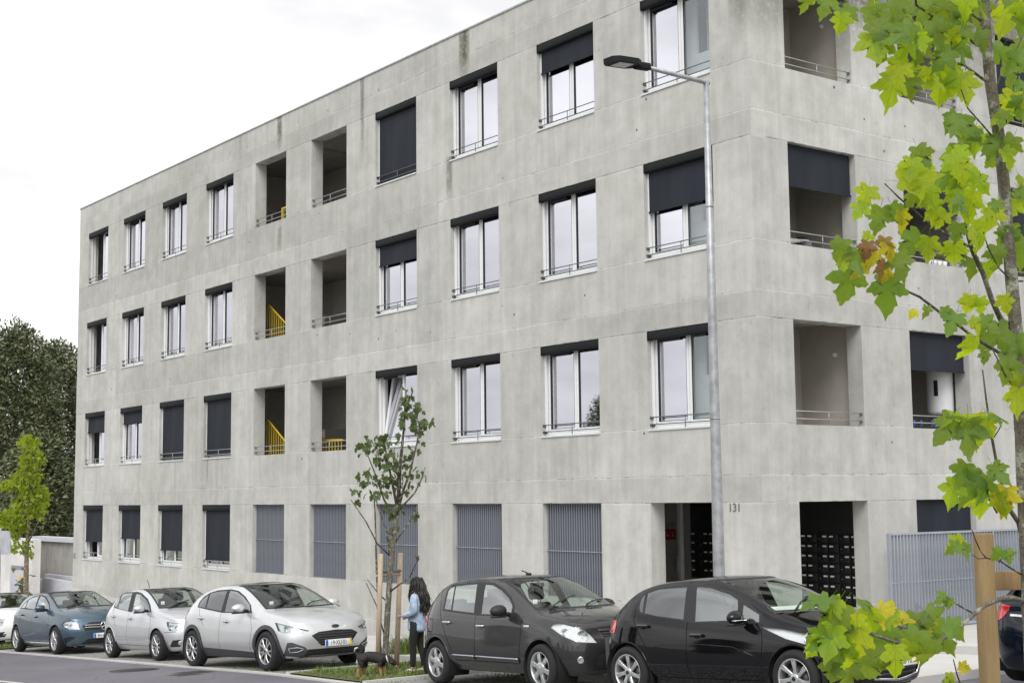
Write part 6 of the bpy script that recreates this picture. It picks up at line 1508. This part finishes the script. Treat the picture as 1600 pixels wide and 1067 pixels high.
for nm, xa, xb in (('island_kerb', IS0 - .12, IS0), ('island_kerb', IS1, IS1 + .12)): sheet(nm, xa, xb, lambda x: KY(x) + .14, -3.76, .045, M_KERB, .12, .15)
def isl(rn): x = rn.uniform(IS0 + .03, IS1 - .03); return x, rn.uniform(KY(x) + .2, -3.8)
def ih(x, y, rn): return .025 + rn.random() ** 2 * .06 + (.07 if mnoise.noise(Vector((x * 1.7, y * 1.7, 0))) > .15 else 0) * rn.random()
blades('grass', isl, 15000, ih, 4, 'green grass on the island round the young tree')
tc = on_ground(632, 1030)
blades('grass', lambda rn: (tc.x + rn.gauss(0, .16), tc.y + rn.gauss(0, .16)), 900, lambda x, y, rn: .22 + rn.random() * .26, 6, 'tall grass tuft beside the stake')
blades('grass', lambda rn: (rn.uniform(-7.5, 3), rn.uniform(-6.15, -4.0)), 2600, lambda x, y, rn: (.01 + rn.random() * .05) * (1 if mnoise.noise(Vector((x * 1.1, y * 1.1, 3))) > .05 else .15), 8, 'short weeds growing between the parking setts')
sheet('island_soil', -24.0, -21.4, lambda x: KY(x) + .16, -3.77, .03, M_SOIL, .4)
blades('grass', lambda rn: (rn.uniform(-23.95, -21.45), rn.uniform(-5.75, -3.8)), 6000, lambda x, y, rn: .04 + rn.random() * .10, 9, 'green grass on the island behind the blue car')

# ---- left background: walls, cabinet, sign
ow = empty('retaining_wall', (0, 0, 0), None, 'weathered concrete boundary wall with a pale coping beyond the building', 'wall')
a, b = on_y(52, 843, 1.0), on_y(116, 838, 1.0)
MB().box(a.x - .05, -32.2, 1.0, 1.3, -3, a.z - .02).build('wall_panel', M_CONC_OLD, ow); MB().box(a.x - .05, a.x + 1.25, .9, 1.0, -3, a.z - .1).build('buttress', M_CONC_OLD, ow)
c = MB(); v0 = on_y(48, 842, .9); v1 = on_y(118, 836.5, .9); c.box(v0.x, -32.2, .86, 1.4, a.z - .02, a.z + .14); c.build('coping', M_PALEWALL, ow)
lw = empty('low_ramp_wall', (0, 0, 0), None, 'low pale lilac ramp wall between the blue car and the building', 'wall')
a, b = on_y(66, 902, .35), on_y(113, 911, .35)
MB().add([(a.x, .35, -3), (-31.9, .35, -3), (-31.9, .35, b.z), (a.x, .35, a.z), (a.x, .6, -3), (-31.9, .6, -3), (-31.9, .6, b.z), (a.x, .6, a.z)], [(0, 1, 2, 3), (4, 7, 6, 5), (3, 2, 6, 7), (0, 3, 7, 4)]).build('ramp_panel', M_PALEWALL, lw)
q = on_y(50, 904, .2); MB().box(q.x, a.x - .01, .2, .62, -3, q.z).build('end_block', M_WHITEWALL, lw)
q = on_y(80, 897, .8); MB().box(q.x - .6, -31.9, .75, .95, q.z - .22, q.z).build('ledge', M_PALEWALL, lw)
ww = empty('white_wall', (0, 0, 0), None, 'white rendered wall holding the meter cabinet at the far end', 'wall')
a, b = on_y(-60, 852, -.6), on_y(51, 842, -.6); MB().box(a.x, b.x, -.6, -.3, -3, b.z).build('wall_panel', M_WHITEWALL, ww)
cb = on_y(18, 884, -.63); cb2 = on_y(39, 950, -.63)
cab = empty('meter_cabinet', (cb.x, -.6, cb.z), None, 'pale metal meter cabinet with a yellow warning sticker in the white wall', 'cabinet')
wd_, hg = cb2.x - cb.x, 1.75
MB().bevbox(0, wd_, -.06, -.002, -hg, -.12, .01).build('door', plain('cabinet_grey', (.42, .43, .48), .5), cab); MB().box(-.02, wd_ + .02, -.04, -.002, -.12, .03).build('lintel_louvre', plain('cabinet_louvre', (.22, .225, .25), .5), cab)
MB().add([(wd_ * .52, -.064, -.42), (wd_ * .80, -.064, -.42), (wd_ * .66, -.064, -.18)], [(0, 1, 2)]).build('sticker', M_PLATEY, cab)
MB().box(wd_ * .94, wd_ * .98, -.085, -.06, -.95, -.82).build('handle', M_TRIM, cab)
q = at(-2, 847.5, 33.5); gz2 = zg(q.x)
sg = empty('traffic_sign', (q.x, q.y, gz2), None, 'blank grey back of a square traffic sign at the frame edge', 'traffic sign')
M = Matrix((RGT, UPV, -FWD)).transposed().to_4x4(); M.translation = Vector((0, 0, q.z - gz2))
pl = [(x + .07 * cos(t), y + .07 * sin(t)) for x, y, t0 in ((.21, .21, 0), (-.21, .21, 90), (-.21, -.21, 180), (.21, -.21, 270)) for t in [RAD(t0 + 22.5 * k) for k in range(5)]]
MB().prism(pl, -.008, .008, lambda u, v, d_: M @ Vector((u, v, d_))).build('sign_plate', plain('sign_back_grey', (.42, .44, .47), .5), sg)
MB().tube([(0, .03, 0), (0, .03, q.z - gz2 + .35)], .03, 10).build('post', M_GALV, sg)
# shrub by the cabinet
sb = on_y(34, 925, -1.0); e = empty('shrub', (sb.x, -1.0, zg(sb.x)), None, 'sparse leafy shrub against the white wall behind the blue car', 'shrub')
rn = random.Random(2); mb = MB()
for i in range(60):
    p = Vector((rn.gauss(0, .22), rn.gauss(0, .15), max(.1, sb.z - zg(sb.x) + rn.gauss(0, .35)))); M = frame_from(Vector((rn.gauss(0, 1), rn.gauss(0, 1), rn.gauss(0, 1))), Vector((rn.gauss(0, 1), rn.gauss(0, 1), 1))); mb.add([p + M @ (q_ * .16) for q_ in SIMV], SIMF, True)
mb.build('foliage', M_LEAF_D, e, False)
for i in range(4): MB().tube([(.05 * i - .1, 0, 0), (.1 * i - .2, .02, 1.0), (.12 * i - .22, 0, 1.9)], [.012, .009, .004], 5).build('stem', M_TWIG, e)

# ------------------------------------------------------------------ woman and dog
def skin(name, verts, edges, mat, parent, sub=2, root=0, smooth=True):
    """verts: (x, y, z, rx, ry)"""
    me = bpy.data.meshes.new(name); me.from_pydata([v[:3] for v in verts], edges, []); ob = bpy.data.objects.new(name, me); COL.objects.link(ob)
    ob.modifiers.new('s', 'SKIN'); sv = me.skin_vertices[0].data
    for i, v in enumerate(verts): sv[i].radius = (v[3], v[4] if len(v) > 4 else v[3]); sv[i].use_root = (i == root)
    sb_ = ob.modifiers.new('u', 'SUBSURF'); sb_.levels = sub; sb_.render_levels = sub
    m2 = bpy.data.meshes.new_from_object(ob.evaluated_get(bpy.context.evaluated_depsgraph_get())); bpy.data.objects.remove(ob)
    m2.name = name; m2.polygons.foreach_set('use_smooth', [True] * len(m2.polygons)); m2.materials.clear(); m2.materials.append(mat)
    return link(bpy.data.objects.new(name, m2), parent)
def chain(n0, n): return [(n0 + i, n0 + i + 1) for i in range(n - 1)]
M_SKIN = plain('skin', (.42, .25, .175), .55, 0, .05, Subsurface_Weight=.1); M_HAIR = plain('dark_brown_hair', (.012, .009, .008), .42, 0, .35, 40); M_TROUSER = plain('black_trousers', (.010, .010, .011), .85, 0, .3); M_SHOE = plain('white_shoes', (.70, .70, .69), .6); M_SOLE = plain('shoe_sole', (.05, .05, .05), .8)
def mk_denim():
    t = NT('washed_denim'); v = t.coord(); a = t.noise(v, 7, 5, .7); b = t.noise(t.coord('Object', (1, 1, .5)), 60, 2)
    col = t.ramp(t.math('MULTIPLY_ADD', b, .2, t.math('MULTIPLY', a, .8)), .34, .66, (.18, .275, .42), (.48, .57, .68))
    return t.done(t.bsdf(col, .85, 0, t.bump(a, .9, .03)))
M_DENIM = mk_denim()
fp = on_ground(652, 1051.5); fp.z = zg(fp.x)
fdir = (-RGT * .93 + FWD * .36); fdir.z = 0; fdir.normalize()
S_ = 148 / FOC * (fp - CAM_POS).dot(FWD) / 1.66
wo = empty('person', fp, (0, 0, atan2(fdir.y, fdir.x)), 'person with long dark hair and pale denim jacket holding the dog leash', 'person'); wo.scale = (S_,) * 3
# local: x forward, y to her left, z up
L = +1
arm = lambda s, e_, h: None
body = [(0, 0, .90, .115, .085), (.0, 0, 1.04, .10, .075), (.0, 0, 1.22, .12, .085), (-.01, 0, 1.36, .07, .06), (.0, 0, 1.42, .045, .045), (.02, 0, 1.50, .068, .075), (.03, 0, 1.58, .07, .08), (.02, 0, 1.635, .05, .055)]
E_ = chain(0, 8)
for s in (1, -1):
    i = len(body); sh = .165 * s
    hx, hy, hz_ = (.215, .09 * s, 1.00) if s > 0 else (.20, .12 * s, .96)
    body += [(-.0, sh, 1.33, .050), (-.05, sh + .03 * s, 1.08, .040), (hx * .62, hy + .06 * s, 1.02, .034), (hx, hy, hz_, .026), (hx + .05, hy, hz_ - .01, .030, .018), (hx + .085, hy, hz_ - .015, .030, .016)]
    E_ += [(3, i)] + chain(i, 6)
    k = len(body)
    for f_ in range(4):
        o_ = (-.024 + .016 * f_); k = len(body); ln = (.055, .066, .064, .050)[f_]
        body += [(hx + .088, hy + o_ * .3, hz_ - .015 + o_, .0095), (hx + .088 + ln * .6, hy + o_ * .3 - .012 * s, hz_ - .02 + o_, .0085), (hx + .075 + ln * .6, hy + o_ * .3 - .045 * s, hz_ - .022 + o_, .0075)]; E_ += [(i + 5, k)] + chain(k, 3)
    k = len(body); body += [(hx + .05, hy - .02 * s, hz_ + .025, .011), (hx + .08, hy - .04 * s, hz_ + .035, .009)]; E_ += [(i + 4, k), (k, k + 1)]
    i = len(body); lx = .05 if s > 0 else -.10
    body += [(0, .085 * s, .84, .088, .085), (.02 + lx * .4, .085 * s, .48, .055), (lx, .08 * s, .09, .036), (lx + .03, .08 * s, .05, .036, .03), (lx + .14, .085 * s, .035, .034, .024)]
    E_ += [(0, i)] + chain(i, 5)
bo = skin('body', body, E_, M_SKIN, wo, 2)
# face turned ahead and down, mostly hidden by the hair
k = MB(); k.tube([(.098, 0, 1.545), (.116, 0, 1.515), (.096, 0, 1.505)], [.012, .014, .010], 6); k.build('nose', M_SKIN, wo)
for s in (1, -1):
    MB().lathe([(.011, 0), (.008, .006), (0, .008)], 8, Matrix.Translation((.088, .03 * s, 1.548)) @ Matrix.Rotation(RAD(90), 4, 'Y')).build('eye', M_GAPM, wo)
MB().tube([(.094, -.022, 1.472), (.102, 0, 1.470), (.094, .022, 1.472)], .006, 5).build('mouth', plain('lips', (.30, .10, .09), .5), wo)
ja = [(0, 0, .70, .19, .165), (0, 0, .80, .185, .16), (.0, 0, .92, .175, .15), (.0, 0, 1.05, .165, .135), (.0, 0, 1.24, .165, .125), (-.01, 0, 1.36, .095, .075), (-.005, 0, 1.405, .064, .060)]; Je = chain(0, 7)
for s in (1, -1):
    i = len(ja); hx, hy, hz_ = (.215, .09 * s, 1.00) if s > 0 else (.20, .12 * s, .96)
    ja += [(-.0, .165 * s, 1.325, .078), (-.03, .20 * s, 1.20, .072), (-.06, .205 * s, 1.075, .068), (hx * .5, hy + .075 * s, 1.02, .060), (hx * .95, hy + .01 * s, hz_, .046), (hx * 1.02, hy, hz_, .048)]; Je += [(4, i)] + chain(i, 6)
skin('jacket', ja, Je, M_DENIM, wo, 2)
# collar, hem, seams
k = MB(); k.lathe([(.078, 1.37), (.092, 1.40), (.100, 1.385), (.094, 1.36)], 16); k.build('jacket_collar', M_DENIM, wo)
tr = [(0, 0, .90, .125, .105), (0, 0, 1.0, .125, .10), (0, 0, 1.07, .12, .09)]; Te = [(0, 1), (1, 2)]
for s in (1, -1):
    lx = .05 if s > 0 else -.10; i = len(tr); tr += [(0, .085 * s, .80, .098, .095), (.02 + lx * .3, .088 * s, .62, .080), (.02 + lx * .4, .085 * s, .46, .062), (lx * .8, .083 * s, .28, .060), (lx, .08 * s, .10, .048)]; Te += [(0, i)] + chain(i, 5)
skin('trousers', tr, Te, M_TROUSER, wo, 2)
for s in (1, -1):
    lx = .05 if s > 0 else -.10
    sh = skin('shoe', [(lx - .05, .08 * s, .045, .042, .038), (lx + .03, .082 * s, .055, .045, .042), (lx + .11, .085 * s, .045, .044, .030), (lx + .17, .085 * s, .035, .036, .022)], chain(0, 4), M_SHOE, wo, 2)
    MB().prism([(lx - .10, .08 * s - .04), (lx + .06, .08 * s - .046), (lx + .19, .085 * s - .034), (lx + .215, .085 * s), (lx + .19, .085 * s + .034), (lx + .06, .08 * s + .046), (lx - .10, .08 * s + .04)], .0, .018, lambda u, v_, d_: Vector((u, v_, d_))).build('sole', M_SOLE, sh)
# long wavy hair
rn = random.Random(5); k = MB()
bm = bmesh.new(); bmesh.ops.create_uvsphere(bm, u_segments=20, v_segments=14, radius=1)
for v in bm.verts:
    q = v.co; v.co = Vector((q.x * .104 + .005, q.y * .097, q.z * .118 + 1.56))
    if v.co.x > .07 and v.co.z < 1.60: v.co.x = .07
bm.verts.index_update(); k.add([v.co[:] for v in bm.verts], [[w_.index for w_ in f.verts] for f in bm.faces], True); bm.free()
for i in range(210):
    a = rn.uniform(.42, 2 * pi - .42); z0 = 1.58 + rn.uniform(-.05, .08)
    r0 = .086; p = Vector((r0 * cos(a) * 1.0, r0 * sin(a), z0)); pts = [p]; ln = rn.uniform(.36, .60) * (1 if cos(a) < .35 else .62); ph_ = rn.uniform(0, 6); spread_ = rn.uniform(.25, .75)
    for j in range(1, 9):
        t = j / 8; pts.append(Vector((p.x * (1 + .7 * t * spread_) - .13 * t * (1 if cos(a) < .3 else -.25) + .016 * sin(ph_ + 9 * t), p.y * (1 + .55 * t * spread_) + .016 * cos(ph_ + 9 * t), z0 - ln * t ** 1.05)))
    k.tube(pts, [.012, .014, .014, .013, .012, .011, .009, .007, .002], 5)
k.build('hair', M_HAIR, wo, False)

# dog sniffing the stake
def mk_dog():
    t = NT('black_and_tan_fur'); v = t.coord(); sep = t.node('ShaderNodeSeparateXYZ'); t.link(v, sep.inputs[0]); n = t.noise(v, 14, 4, .7)
    zz = t.math('ADD', sep.outputs[2], t.math('MULTIPLY_ADD', n, .10, -.05)); leg = t.ramp(zz, .135, .165, (1, 1, 1), (0, 0, 0))
    col = t.mix(leg, (.010, .009, .009), (.36, .19, .085))
    return t.done(t.bsdf(col, .7, 0, t.bump(t.noise(v, 60, 3), .5, .01)))
M_FUR = mk_dog(); M_TAN = plain('tan_fur', (.34, .19, .09), .8); M_PALEFUR = plain('pale_fur', (.60, .55, .50), .85)
dp = on_ground(584, 1058.5); dp.z = zg(dp.x); xd = Vector((RGT.x, RGT.y, 0)).normalized()
dS = 57 / FOC * (dp - CAM_POS).dot(FWD) / .60
dog = empty('dog', dp, (0, -SLOPE * .6, atan2(xd.y, xd.x) + .05), 'small black and tan dog with a curled tail sniffing the grass by the stake', 'dog'); dog.scale = (dS * .95, dS, dS * 1.1)
db = [(-.19, 0, .30, .075, .080), (-.08, 0, .315, .078, .085), (.05, 0, .30, .085, .095), (.15, 0, .285, .088, .10), (.22, 0, .275, .062, .07), (.285, 0, .255, .055, .055), (.335, 0, .225, .052, .052), (.385, 0, .185, .036, .034), (.425, 0, .150, .026, .026), (.445, 0, .132, .018, .018)]
De = chain(0, 10)
for s in (1, -1):
    i = len(db); fx = .16 + (.03 if s > 0 else -.03); db += [(fx - .01, .055 * s, .23, .044), (fx - .02, .06 * s, .15, .030), (fx, .06 * s, .07, .021), (fx + .0, .06 * s, .03, .020), (fx + .03, .06 * s, .018, .021)]; De += [(3, i)] + chain(i, 5)
    i = len(db); bx_ = -.20 + (.035 if s > 0 else -.03); db += [(bx_ + .01, .055 * s, .25, .062), (bx_ + .045, .06 * s, .175, .042), (bx_ - .045, .06 * s, .115, .024), (bx_ - .03, .06 * s, .035, .020), (bx_ + .01, .06 * s, .018, .021)]; De += [(0, i)] + chain(i, 5)
i = len(db); db += [(-.265, 0, .345, .026), (-.305, 0, .39, .022), (-.295, 0, .43, .020), (-.25, 0, .44, .016), (-.215, 0, .42, .010)]; De += [(0, i)] + chain(i, 5)
skin('body', db, De, M_FUR, dog, 2)
for s in (1, -1):
    MB().add([(.30, .045 * s, .275), (.345, .05 * s, .265), (.335, .078 * s, .215), (.30, .072 * s, .205), (.285, .056 * s, .24)], [(0, 1, 2, 3, 4)]).build('ear', M_FUR, dog)
    MB().lathe([(.009, 0), (.006, .005), (0, .006)], 8, Matrix.Translation((.372, .026 * s, .215)) @ Matrix.Rotation(RAD(-70 * s), 4, 'X')).build('eye', M_GAPM, dog)
    MB().tube([(.385, .02 * s, .165), (.42, .018 * s, .138)], [.022, .014], 6).build('cheek', M_TAN, dog)
MB().lathe([(.013, 0), (.010, .008), (0, .011)], 8, Matrix.Translation((.452, 0, .135)) @ Matrix.Rotation(RAD(100), 4, 'Y')).build('nose', M_GAPM, dog)
MB().tube([(-.262, 0, .30), (-.275, 0, .24), (-.26, 0, .19)], [.02, .022, .012], 6).build('rump_fur', M_PALEFUR, dog)
MB().tube([(-.315, 0, .40), (-.305, 0, .445), (-.255, 0, .458)], [.012, .014, .01], 6).build('tail_fringe', M_PALEFUR, dog)
k = MB(); Mc = Matrix.Translation((.245, 0, .268)) @ Matrix.Rotation(RAD(72), 4, 'Y'); k.lathe([(.066, -.011), (.071, 0), (.066, .011)], 18, Mc); k.build('collar', plain('pale_collar', (.55, .53, .50), .6), dog)
bpy.context.view_layer.update()
a_ = dog.matrix_world @ Vector((.255, -.03, .33)); b_ = wo.matrix_world @ Vector((.30, .075, .985))
pts = [a_.lerp(b_, t / 12) - Vector((0, 0, .10 * sin(pi * t / 12))) for t in range(13)]; pts += [b_ + Vector((0, 0, -.05)), b_ + Vector((.0, .01, .06))]
ls = MB().tube([p - a_ for p in pts], .0075, 6).build('dog_leash', plain('grey_leash', (.12, .12, .12), .7)); ls.location = a_; tag(ls, 'thin grey leash running from the dog collar up to the hand', 'leash')
#==TAIL==
for o in protos: bpy.data.objects.remove(o)
